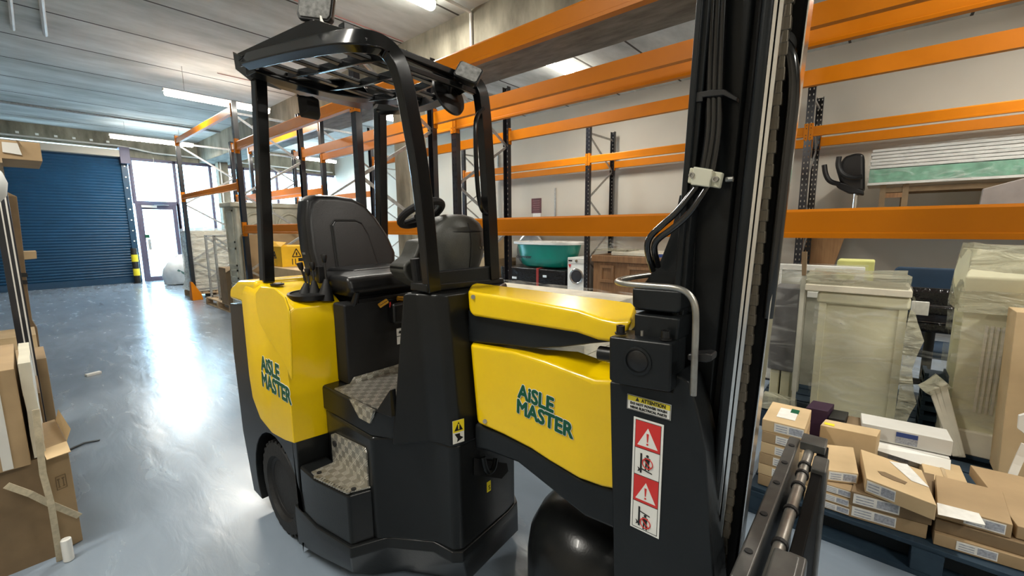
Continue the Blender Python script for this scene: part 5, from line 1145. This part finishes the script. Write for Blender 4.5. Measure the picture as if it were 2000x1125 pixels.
# washing machine
wm = thing('washing_machine', 'white front loading washing machine beside the green tub', 'washing machine', (4.66, -7.72, .0))
x0, x1 = 4.42, 4.90
pallet('pallet under the washing machine', 4.42, 4.84, -8.3, -7.35, 0, 'pallet', 6)
wm.location = (4.57, -7.7, .145)
MB().box((4.43, -8.0, .145), (4.87, -7.42, .88)).build('cabinet', 'white', wm, bevel=.012)
MB().box((4.44, -7.418, .76), (4.86, -7.41, .87)).build('control_panel', 'cardw', wm, bevel=.003)
dr = MB().ring((4.64, -7.41, .50), (0, 1, 0), .145, .022, 40, 10).build('door', 'chrome', wm, smooth=True)
MB().lathe((4.64, -7.418, .50), (0, 1, 0), [(.13, 0), (.12, .02), (.06, .035), (0, .038)], 32).build('door_glass', mat('dark_glass', (.03, .03, .035), .05), dr, smooth=True)
MB().lathe((4.64, -7.41, .815), (0, 1, 0), [(.032, 0), (.030, .022), (0, .024)], 24).build('dial', 'chrome', wm, smooth=True)
MB().box((4.75, -7.41, .80), (4.84, -7.406, .83)).build('display', 'blkp', wm); MB().slab([(4.84, -7.409, .74), (4.77, -7.409, .74), (4.805, -7.409, .66)], (0, .003, 0)).build('energy_sticker', 'red', wm)
# oak furniture door lying on cartons
od_ = thing('oak_cabinet', 'oak cabinet lying on its side with carved square panel, wall rack floor level', 'cabinet', (3.3, -7.8, .145))
pallet('pallet under the oak cabinet', 2.3, 4.30, -8.3, -7.35, 0, 'pallet', 7)
MB().box((2.35, -8.2, .145), (4.28, -7.45, .82)).build('carcass', 'wood', od_, bevel=.01)
MB().box((2.30, -8.22, .82), (4.30, -7.40, .95)).build('top_board', 'wood', od_, bevel=.015)
for x0, x1 in ((3.82, 4.12), (2.65, 3.55)):
    f = MB()
    for a, b, c, d in ((x0, x1, .70, .76), (x0, x1, .42, .48), (x0, x0+.06, .48, .70), (x1-.06, x1, .48, .70)): f.box((a, -7.452, c), (b, -7.425, d))
    f.build('panel_moulding', 'wood', od_, bevel=.006)
MB().box((2.32, -8.2, .951), (3.9, -7.45, 1.03)).build('wrapped_boards', 'marble', od_, bevel=.02)
cc_ = MB().box((3.6, -8.1, 1.03), (4.29, -7.5, 1.06)); cc_.build('film_sheet', 'wrapd', od_)
c = MB().loft([[(4.27, -7.5, 1.075), (3.7, -7.5, 1.075), (3.7, -8.1, 1.075), (4.27, -8.1, 1.075)], [(4.15, -7.7, 1.25), (4.05, -7.7, 1.26), (4.05, -7.9, 1.25), (4.15, -7.9, 1.25)]]); rumple(c, 3, .03, 5, 33)
tag(c.build('bubble_wrap', 'wrap', smooth=True), 'peak of crumpled bubble wrap on top of the oak cabinet', 'bubble wrap')
MB().box((2.6, -7.44, .955), (2.95, -7.41, 1.01)).build('blue_tag', bl_, od_)
# cartons left of the tub
carton('carton', 'large brown carton left of the green tub in the wall rack', 'carton', V((7.78, -7.4, 1.25)), V((7.06, -7.4, 1.25)), V((7.78, -8.2, 1.25)), 1.25, 'card', None, lab=False, tape=True)
carton('carton', 'brown carton low behind the far cage leg in the wall rack', 'carton', V((7.04, -7.45, .75)), V((6.93, -7.45, .75)), V((7.04, -8.2, .75)), .75, 'card3', None, lab=False)
ms = thing('round_mirror', 'round mirror leaning on the wall behind the green tub', 'mirror', (6.55, -8.38, 0))
MB().lathe((6.62, -8.40, .95), (0, 1, .1), [(.42, 0), (.42, .03), (.38, .035), (.38, .03), (0, .03)], 40).build('disc', mat('blue_grey_mirror', (.40, .46, .50), .15, .6), ms, smooth=True); MB().box((6.3, -8.42, 0), (6.9, -8.32, .56)).build('stand', 'card3', ms)
# poster and strip on the grey wall
pa, pb = P(1038, 388, 'y', -8.49), P(1057, 416, 'y', -8.49)
po = tag(MB().box((pb.x, -8.499, pb.z), (pa.x, -8.49, pa.z)).build('poster', mat('dark_red_poster', (.06, .02, .025), .4, col2=(.16, .03, .03), scale=4)), 'small dark red poster on the grey wall', 'poster')
for i in range(6):
    w = (pa.x-pb.x); MB().box((pb.x+w*.15, -8.489, pa.z-.07-.055*i), (pa.x-w*(.15+.05*(i % 2)), -8.487, pa.z-.05-.055*i)).build('text_line', mat('faded_red_text', (.22, .10, .10), .5), po)
MB().box((pb.x+.02, -8.497, pb.z-.10), (pa.x-.05, -8.489, pb.z-.0)).build('notice', 'paper', po)
for px, y0, y1, lab in ((1084, 367, 422, 'short slotted steel strip on the grey wall, right of the poster'), (972, 300, 330, 'slotted steel strip high on the wall, behind the cage')):
    a = P(px, y0, 'y', -8.48); b = P(px, y1, 'y', -8.48); tag(MB().box((a.x-.02, -8.499, b.z), (a.x+.02, -8.48, a.z)).build('wall_strip', 'galv'), lab, 'strip')

# ---- goods in the first rack row behind the truck
pallet('pallet under the wrapped pale slabs behind the yellow covers', 1.45, 2.95, -3.33, -2.45, 0, 'pallet', 7)
sl = thing('wrapped_slabs', 'stack of pale stone slabs in clear film behind the yellow covers', 'slabs', (2.2, -2.9, .145))
for i in range(10): MB().box((1.47+.01*(i % 2), -3.30, .147+i*.079), (2.94, -2.46-.01*(i % 3), .219+i*.079)).build('slab', 'marble', sl, bevel=.004)
c = MB().loft([[(1.45, -2.45, .16), (2.96, -2.45, .16), (2.96, -3.32, .16), (1.45, -3.32, .16)], [(1.45, -2.45, .95), (2.96, -2.45, .95), (2.96, -3.32, .96), (1.45, -3.32, .95)]]); rumple(c, 7, .010, 4, 40); c.build('film_cover', 'wrap', sl, smooth=True, ang=80)
pallet('pallet behind the seat under rolled white material', 3.02, 3.98, -3.33, -2.45, 0, 'pallet', 7)
w_ = thing('white_bundle', 'bundle of white wrapped boards behind the seat', 'bundle', (3.5, -2.9, .145))
for i in range(6): MB().box((3.05, -3.30, .147+i*.155), (3.96-.02*(i % 2), -2.50, .295+i*.155)).build('board', ('white', 'marble')[i % 2], w_, bevel=.02)
r = MB().tube([(3.97, -2.75, 1.13), (3.05, -2.72, 1.13)], .055, 16); rumple(r, 2, .008, 6, 44); tag(r.build('cloth_roll', 'white', smooth=True), 'white cloth roll on the bundle behind the seat', 'roll')
t = tag(MB().loft([[(3.2, -2.53, 1.076), (3.7, -2.55, 1.076), (3.7, -2.66, 1.076), (3.2, -2.66, 1.076)], [(3.3, -2.56, 1.11), (3.6, -2.58, 1.12), (3.6, -2.62, 1.12), (3.3, -2.62, 1.11)]]).build('black_cloth', 'matte'), 'crumpled black cloth in front of the white roll', 'cloth')
# yellow hazard carton on a bench of cartons
pallet('pallet under the cartons, left of the seat', 5.6, 7.45, -3.33, -2.48, 0, 'pallet', 7)
bs = carton('carton', 'long low brown carton base under the yellow battery carton', 'carton', V((7.40, -2.52, .93)), V((5.7, -2.52, .93)), V((7.40, -3.30, .93)), .785, 'card2', None, lab=False)
yb = thing('hazard_carton', 'yellow carton with black warning triangle and open flaps', 'carton', (6.6, -2.83, .931))
xk = 6.60; c0 = P(552, 522, 'y', -2.6); xk = c0.x
MB().box((xk, -3.02, .931), (xk+.52, -2.60, 1.235)).build('box_body', mat('yellow_carton', (.80, .46, .01), .6), yb, bevel=.003)
ycm = yb.children[0].data.materials[0]
MB().slab([(xk, -2.60, 1.235), (xk+.52, -2.60, 1.235), (xk+.50, -2.68, 1.31), (xk+.05, -2.70, 1.30)], (0, 0, .004)).build('flap', ycm, yb); MB().slab([(xk, -3.02, 1.235), (xk, -2.60, 1.235), (xk+.06, -2.65, 1.265), (xk+.06, -3.0, 1.25)], (0, 0, .004)).build('flap', ycm, yb)
def tri_out(c, u, v, s, n, par):
    c, u, v, n = V(c), V(u), V(v), V(n); q = MB()
    A = [c-u*s/2, c+u*s/2, c+v*s*.95]
    for i in range(3): q.tube([A[i]+n*.001, A[(i+1) % 3]+n*.001], .007, 4)
    q.tube([c+v*s*.15+n*.001, c+v*s*.5+n*.001], .010, 4); q.build('warning_triangle', 'blkp', par)
tri_out((xk-.001, -2.82, 1.08), (0, -1, 0), (0, 0, 1), .13, (-1, 0, 0), yb); tri_out((xk+.26, -2.599, 1.06), (-1, 0, 0), (0, 0, 1), .11, (0, 1, 0), yb)
q = MB()
for y in (-2.745, -2.79): q.box((xk-.003, y-.012, .96), (xk, y, 1.05))
q.box((xk-.003, -2.93, 1.005), (xk, -2.84, 1.055)); q.build('printed_marks', 'blkp', yb)
bc = thing('black_case', 'black case with small red diamond label behind yellow carton', 'case', (6.5, -3.15, .931))
MB().box((6.2, -3.28, .931), (6.9, -3.04, 1.21)).build('case_body', 'matte', bc, bevel=.01)
MB().slab([(6.198, -3.16, 1.08), (6.198, -3.20, 1.12), (6.198, -3.24, 1.08), (6.198, -3.20, 1.04)], (-.003, 0, 0)).build('diamond_label', 'red', bc)
carton('carton', 'tall brown carton behind black rack post, left of the yellow carton', 'carton', V((7.58, -2.62, 1.47)), V((7.44, -2.62, 1.47)), V((7.58, -3.28, 1.47)), 1.47, 'card', None, lab=False) if False else None
carton('carton', 'tall brown carton standing in front of the carved cabinet', 'carton', V((8.12, -2.47, 1.42)), V((7.86, -2.47, 1.42)), V((8.12, -3.6, 1.42)), 1.42, 'card', None, lab=False)
# carved cabinet
cb = thing('carved_cabinet', 'weathered pale carved wooden cabinet near the windows', 'cabinet', (8.45, -3.1, 0))
X = 8.2
MB().box((X, -3.62, 0), (X+.5, -2.42, 1.90)).build('carcass', 'greyp', cb, bevel=.01)
MB().box((X-.05, -3.66, 1.88), (X+.54, -2.36, 1.96)).build('cornice', 'greyp', cb, bevel=.015)
for y in (-2.46, -3.02, -3.58): MB().cyl((X-.01, y, .1), (X-.01, y, 1.86), .035, 14).build('pilaster', 'greyp', cb, smooth=True)
for y in (-2.74, -3.30):
    pts = [V((X-.01, y+.20*math.cos(a), 1.52+.26*math.sin(a))) for a in [math.radians(k) for k in range(0, 181, 12)]]
    dr = MB().tube([V((X-.01, y+.20, .2))]+pts+[V((X-.01, y-.20, .2))], .022, 8).build('arched_moulding', 'greyp', cb, smooth=True)
    MB().ring((X-.012, y, 1.52), (1, 0, 0), .09, .02, 24, 8).build('rosette', 'greyp', cb, smooth=True)
for z0, z1 in ((1.28, 1.83), (.88, 1.2), (.66, .82), (.1, .58)):
    f = MB()
    for a, b, c, d in ((X+.06, X+.44, z1-.03, z1), (X+.06, X+.44, z0, z0+.03), (X+.06, X+.09, z0, z1), (X+.41, X+.44, z0, z1)): f.box((a, -2.425, c), (b, -2.405, d))
    f.build('side_panel_moulding', 'greyp', cb)
# wrapped pallet load by the window
pallet('pallet under the tall wrapped load at the end of the rack', 11.24, 12.2, -3.32, -2.43, 0, 'pallet', 7)
wl_ = thing('wrapped_load', 'tall pale load in white film standing at the end of the racking', 'load', (11.7, -2.9, .145))
for i in range(9): MB().box((11.28, -3.28, .147+i*.15), (12.14, -2.48, .29+i*.15)).build('layer', 'marble', wl_, bevel=.02)
c = MB().loft([[(11.25, -2.40, .16), (12.2, -2.40, .16), (12.2, -3.30, .16), (11.25, -3.30, .16)], [(11.26, -2.46, .35), (12.16, -2.46, .35), (12.16, -3.29, .35), (11.26, -3.29, .35)], [(11.26, -2.46, 1.53), (12.16, -2.46, 1.53), (12.16, -3.29, 1.53), (11.26, -3.29, 1.53)]]); rumple(c, 4, .012, 4, 50)
c.build('film_cover', wrapmat('white_film', (.72, .72, .66), .6, .3, 5, (1, 1, 3)), wl_, smooth=True, ang=80)
# steel frames on a pallet
pallet('pallet with two upright steel frames, behind the yellow engine cover', 8.80, 10.35, -3.30, -2.40, 0, 'pallet', 7)
for k, (dx, lab) in enumerate(((0, 'grey welded steel frame with cross braces, nearer the wrapped load'), (-.55, 'grey welded steel frame with cross braces, nearer the brown carton'))):
    f = thing('steel_trestle', lab, 'steel trestle', (9.95+dx, -2.8, .145), 'welded steel frames')
    x = 10.1+dx; y0, y1 = -2.45, -3.15
    def fb(a, b): MB().tube([V(a), V(b)], .02, sq=(.035, .035)).build('bar', 'galv', f)
    fb((x, y0, .16), (x, y0, 1.40)); fb((x, y1, .16), (x, y1, 1.40)); fb((x, y0, 1.38), (x, y1, 1.38)); fb((x, y0, .18), (x, y1, .18)); fb((x-.01, y0, 1.36), (x-.01, y1, .80)); fb((x-.01, y1, 1.0), (x-.01, y0, .55)); fb((x+.01, y0, .5), (x+.01, y1, .2))
oc_ = carton('carton', 'narrow open brown carton standing by the steel frames', 'carton', P(440, 524, 'x', 8.85), P(462, 522, 'x', 8.85), P(440, 524, 'x', 8.85)+V((.4, 0, 0)), P(440, 524, 'x', 8.85).z-.147, 'card3', None, lab=False)
a = P(440, 524, 'x', 8.85); b = P(462, 522, 'x', 8.85); MB().slab([a, b, b+V((-.12, -.02, .06)), a+V((-.14, .04, -.07))], (0, 0, .004)).build('flap', 'card3', oc_)
# white bag
c = MB().lathe((14.9, -2.98, 0), (0, 0, 1), [(.30, 0), (.42, .04), (.46, .25), (.42, .45), (.30, .62), (.12, .74), (.10, .80), (0, .80)], 24); rumple(c, 1, .05, 3, 60, keep=0)
bg = c.build('bulk_bag', 'bag', smooth=True, ang=80); tag(bg, 'big white woven bag with green stripe by the exit door', 'bag')
MB().tube([(14.5, -2.80, .42), (14.44, -2.95, .30), (14.46, -3.12, .16)], .012, sq=(.02, .05)).build('green_stripe', mat('faded_green', (.12, .24, .22), .6), bg)
bg.children[0].matrix_parent_inverse = Matrix.Identity(4)

# ---- left pile beside the camera
def xcarton(text_, x, tl, br, depth, m='card', yl=None, **k):
    """carton whose face looks back along the aisle; tl/br are picture corners on plane x"""
    A = P(*tl, 'x', x); B = P(*br, 'x', x); yl_ = yl if yl is not None else A.y
    return carton(k.pop('name', 'carton'), text_, 'carton', V((x, yl_, A.z)), V((x, B.y, A.z)), V((x+depth, yl_, A.z)), A.z-B.z if 'h' not in k else k.pop('h'), m, k.pop('group', 'cartons piled left of the aisle'), **k)
# bottom boxes
b1 = xcarton('large tan carton with long tape, bottom of the near left pile', 2.78, (85, 893), (119, 1098), .50, 'card3', yl=.60, lab=False, h=.50)
z1 = P(85, 893, 'x', 2.78).z
o = b1
MB().box((2.776, .27, .02), (2.779, .30, z1-.02)).build('tape', 'tape', o)
b2 = carton('carton', 'open brown carton with arrows symbol at the aisle edge, left', 'carton', V((2.80, .028, .515)), V((2.83, -.050, .515)), V((3.2, .05, .515)), .513, 'card', 'cartons piled left of the aisle', lab=False)
q = MB(); o2 = V((2.806, .005, .40)); du = V((.03, -.078, 0)).normalized(); nn_ = V((-.078, -.03, 0)).normalized()
def mk(a, b, c, d): q.slab([o2+du*a+V((0, 0, b)), o2+du*c+V((0, 0, b)), o2+du*c+V((0, 0, d)), o2+du*a+V((0, 0, d))], nn_*.002)
for a in (.008, .024): mk(a, -.085, a+.003, -.045); mk(a-.003, -.05, a+.006, -.045); mk(a-.003, -.088, a+.006, -.085)
mk(0, -.098, .036, -.096); mk(0, -.034, .036, -.032); mk(0, -.096, .002, -.034); mk(.034, -.096, .036, -.034)
q.build('arrow_symbol', 'card3', b2)
MB().slab([(2.80, .028, .515), (2.83, -.050, .515), (2.72, -.055, .50), (2.70, .02, .50)], (0, 0, .003)).build('flap', 'card2', b2)
MB().slab([(2.83, -.050, .515), (3.2, -.03, .515), (3.2, -.045, .57), (2.86, -.07, .56)], (0, 0, .003)).build('flap', 'card2', b2)
b3 = xcarton('olive tan carton with tape band, topmost in the near left pile', 2.72, (33, 719), (57, 886), .62, 'card', yl=.55, lab=False, h=P(33, 719, 'x', 2.72).z-z1-.004)
MB().box((2.716, .115, z1+.01), (2.719, .145, P(33, 719, 'x', 2.72).z)).build('tape', 'cardw', b3)
A = P(33, 719, 'x', 2.72); c = MB().box((2.78, A.y-.04, z1+.005), (3.30, A.y-.004, A.z+.004)); rumple(c, 3, .006, 6, 70); tag(c.build('padded_packet', 'marble', smooth=True, ang=50), 'cream padded packet standing against the topmost near left carton', 'packet')
# strap
tag(MB().tube([P(12, 948, 'x', 2.66), P(60, 965, 'x', 2.66), P(100, 985, 'x', 2.68), P(155, 1008, 'x', 2.72)], .006, sq=(.004, .024)).build('packing_strap', 'straw'), 'pale woven strap running diagonally across the left cartons', 'strap')
tag(MB().tube([P(70, 800, 'x', 2.66), P(76, 860, 'x', 2.66), P(84, 925, 'x', 2.67), P(100, 985, 'x', 2.675), P(112, 1060, 'x', 2.70), P(119, 1108, 'x', 2.74)], .006, sq=(.022, .004)).build('packing_strap', 'straw'), 'pale woven strap hanging down the left cartons', 'strap')
tag(MB().loft([[V((2.70+.02*math.cos(a), .005+.02*math.sin(a), z)) for a in [math.radians(k) for k in range(0, 360, 45)]] for z in (0, .09, .11)]).build('foam_corner', 'white', bevel=.006), 'small white foam corner on the floor by the near left carton', 'foam')
# boxes further along
ys_ = [(3.3, (74, 768), (98, 880), 'dark brown open carton behind the strap, left pile', 'card3'), (3.9, (83, 700), (104, 780), 'brown carton with torn edge further along the left pile', 'card'), (4.9, (55, 655), (78, 700), 'low brown carton with pale lid at left, past the torn one', 'card2')]
for x, tl, br, lab, mm in ys_:
    A = P(*tl, 'x', x); B = P(*br, 'x', x)
    carton('carton', lab, 'carton', V((x, B.y+.30, A.z)), V((x, B.y, A.z)), V((x+.42, B.y+.30, A.z)), A.z-.002, mm, 'cartons piled left of the aisle', lab=False)
ft = P(105, 790, 'x', 3.9)
tag(MB().slab([P(88, 800, 'x', 3.5), P(98, 780, 'x', 3.55), P(128, 845, 'x', 3.5), P(95, 848, 'x', 3.45)], (0, 0, -.004)).build('cardboard_flap', 'card'), 'loose brown cardboard flap over the left cartons', 'cardboard') if False else None
# rack upright at far left
lr = thing('left_rack_upright', 'black rack upright with white strip at the left edge', 'rack upright', (3.9, .03, 0))
U0, U1 = P(8, 375, 'x', 3.9), P(57, 680, 'x', 3.9)
MB().box((3.80, U0.y-.012, 0), (3.87, U0.y+.05, 1.80)).build('post', 'rack', lr, bevel=.002)
MB().box((3.795, U0.y-.004, .05), (3.799, U0.y+.003, 1.75)).build('white_strip', 'cardw', lr); MB().box((3.795, U0.y+.018, .05), (3.799, U0.y+.024, 1.75)).build('white_strip', 'cardw', lr)
# tall leaning cardboard beyond
cd_ = thing('leaning_cardboard', 'tall folded brown cardboard with black bands at the left, before the shutter', 'cardboard', (5.4, 0, 0))
pts = [P(38, 384, 'x', 5.4), P(45, 520, 'x', 5.4), P(58, 640, 'x', 5.4), P(60, 655, 'x', 5.4)]
L_ = [(22, 380), (38, 386), (44, 460), (52, 560), (60, 625), (72, 640), (70, 656), (55, 660), (40, 560), (28, 470)]
pc_ = [P(x, y, 'x', 5.4) for x, y in [(14, 375), (33, 384), (40, 440), (47, 500), (55, 570), (63, 625), (73, 642), (70, 655), (40, 660)]]
zmin = min(p.z for p in pc_)
pc_ = pc_[:-2]+[V((5.4, pc_[-2].y, 0.0)), V((5.4, pc_[-1].y+.03, 0.0))]
MB().slab(pc_, (.06, 0, 0)).build('sheet', 'card3', cd_, bevel=.004)
for y0, y1 in ((533, 541), (547, 555)): MB().slab([P(33, y0, 'x', 5.396), P(53, y0, 'x', 5.396), P(55, y1, 'x', 5.396), P(34, y1, 'x', 5.396)], (-.003, 0, 0)).build('black_band', 'blkp', cd_)
ws = P(60, 500, 'x', 5.3); tag(MB().slab([P(46, 492, 'x', 5.5), P(71, 491, 'x', 5.5), P(72, 505, 'x', 5.5), P(48, 507, 'x', 5.5)], (.3, 0, 0)).build('pale_board', 'card2'), 'short pale board end sticking out in front of the blue shutter', 'board')
bpy.data.objects['pale_board'].parent = None
# shelf and things up left
lb = thing('left_shelf', 'shelf of the left racking carrying the open carton', 'shelf', (6.0, .3, 0))

sz = P(40, 312, 'x', 4.0).z
MB().box((3.95, .0, sz-.03), (5.2, .9, sz-.003)).build('shelf_board', 'pallet', lb)
for y in (.55, .85):
    for x in (4.0, 5.1): MB().box((x, y-.03, 0), (x+.06, y+.03, sz-.03)).build('post', 'rack', lb)
uo = thing('open_carton', 'open brown carton with white inner panel at the top left', 'carton', (4.3, .1, sz))
A, B, C_, D = P(0, 272, 'x', 4.0), P(78, 281, 'x', 4.0), P(78, 310, 'x', 4.0), P(0, 306, 'x', 4.0)
MB().box((4.0, B.y, sz), (4.5, .45, A.z)).build('box_body', 'card', uo, bevel=.003)
MB().slab([P(3, 277, 'x', 3.995), P(34, 280, 'x', 3.995), P(43, 303, 'x', 3.995), P(5, 297, 'x', 3.995)], (-.004, 0, 0)).build('white_panel', 'cardw', uo)
MB().slab([P(30, 273, 'x', 3.99), P(35, 274, 'x', 3.97), P(44, 287, 'x', 3.95), P(38, 285, 'x', 3.97)], (-.004, 0, 0)).build('torn_flap', 'card3', uo)
# hanging white bag and mixed cartons at the extreme left
wb_ = P(2, 345, 'x', 3.2); c = MB().lathe(wb_+V((0, .03, -.12)), (0, 0, 1), [(.01, 0), (.035, .03), (.045, .09), (.035, .14), (.01, .18), (0, .20)], 18); rumple(c, 1, .008, 8, 80)
wbo = thing('white_sack', 'white sack lying on cartons at the left edge, below the open carton', 'sack', (3.2, .05, 1.2)); c.build('sack_body', 'bag', wbo, smooth=True)
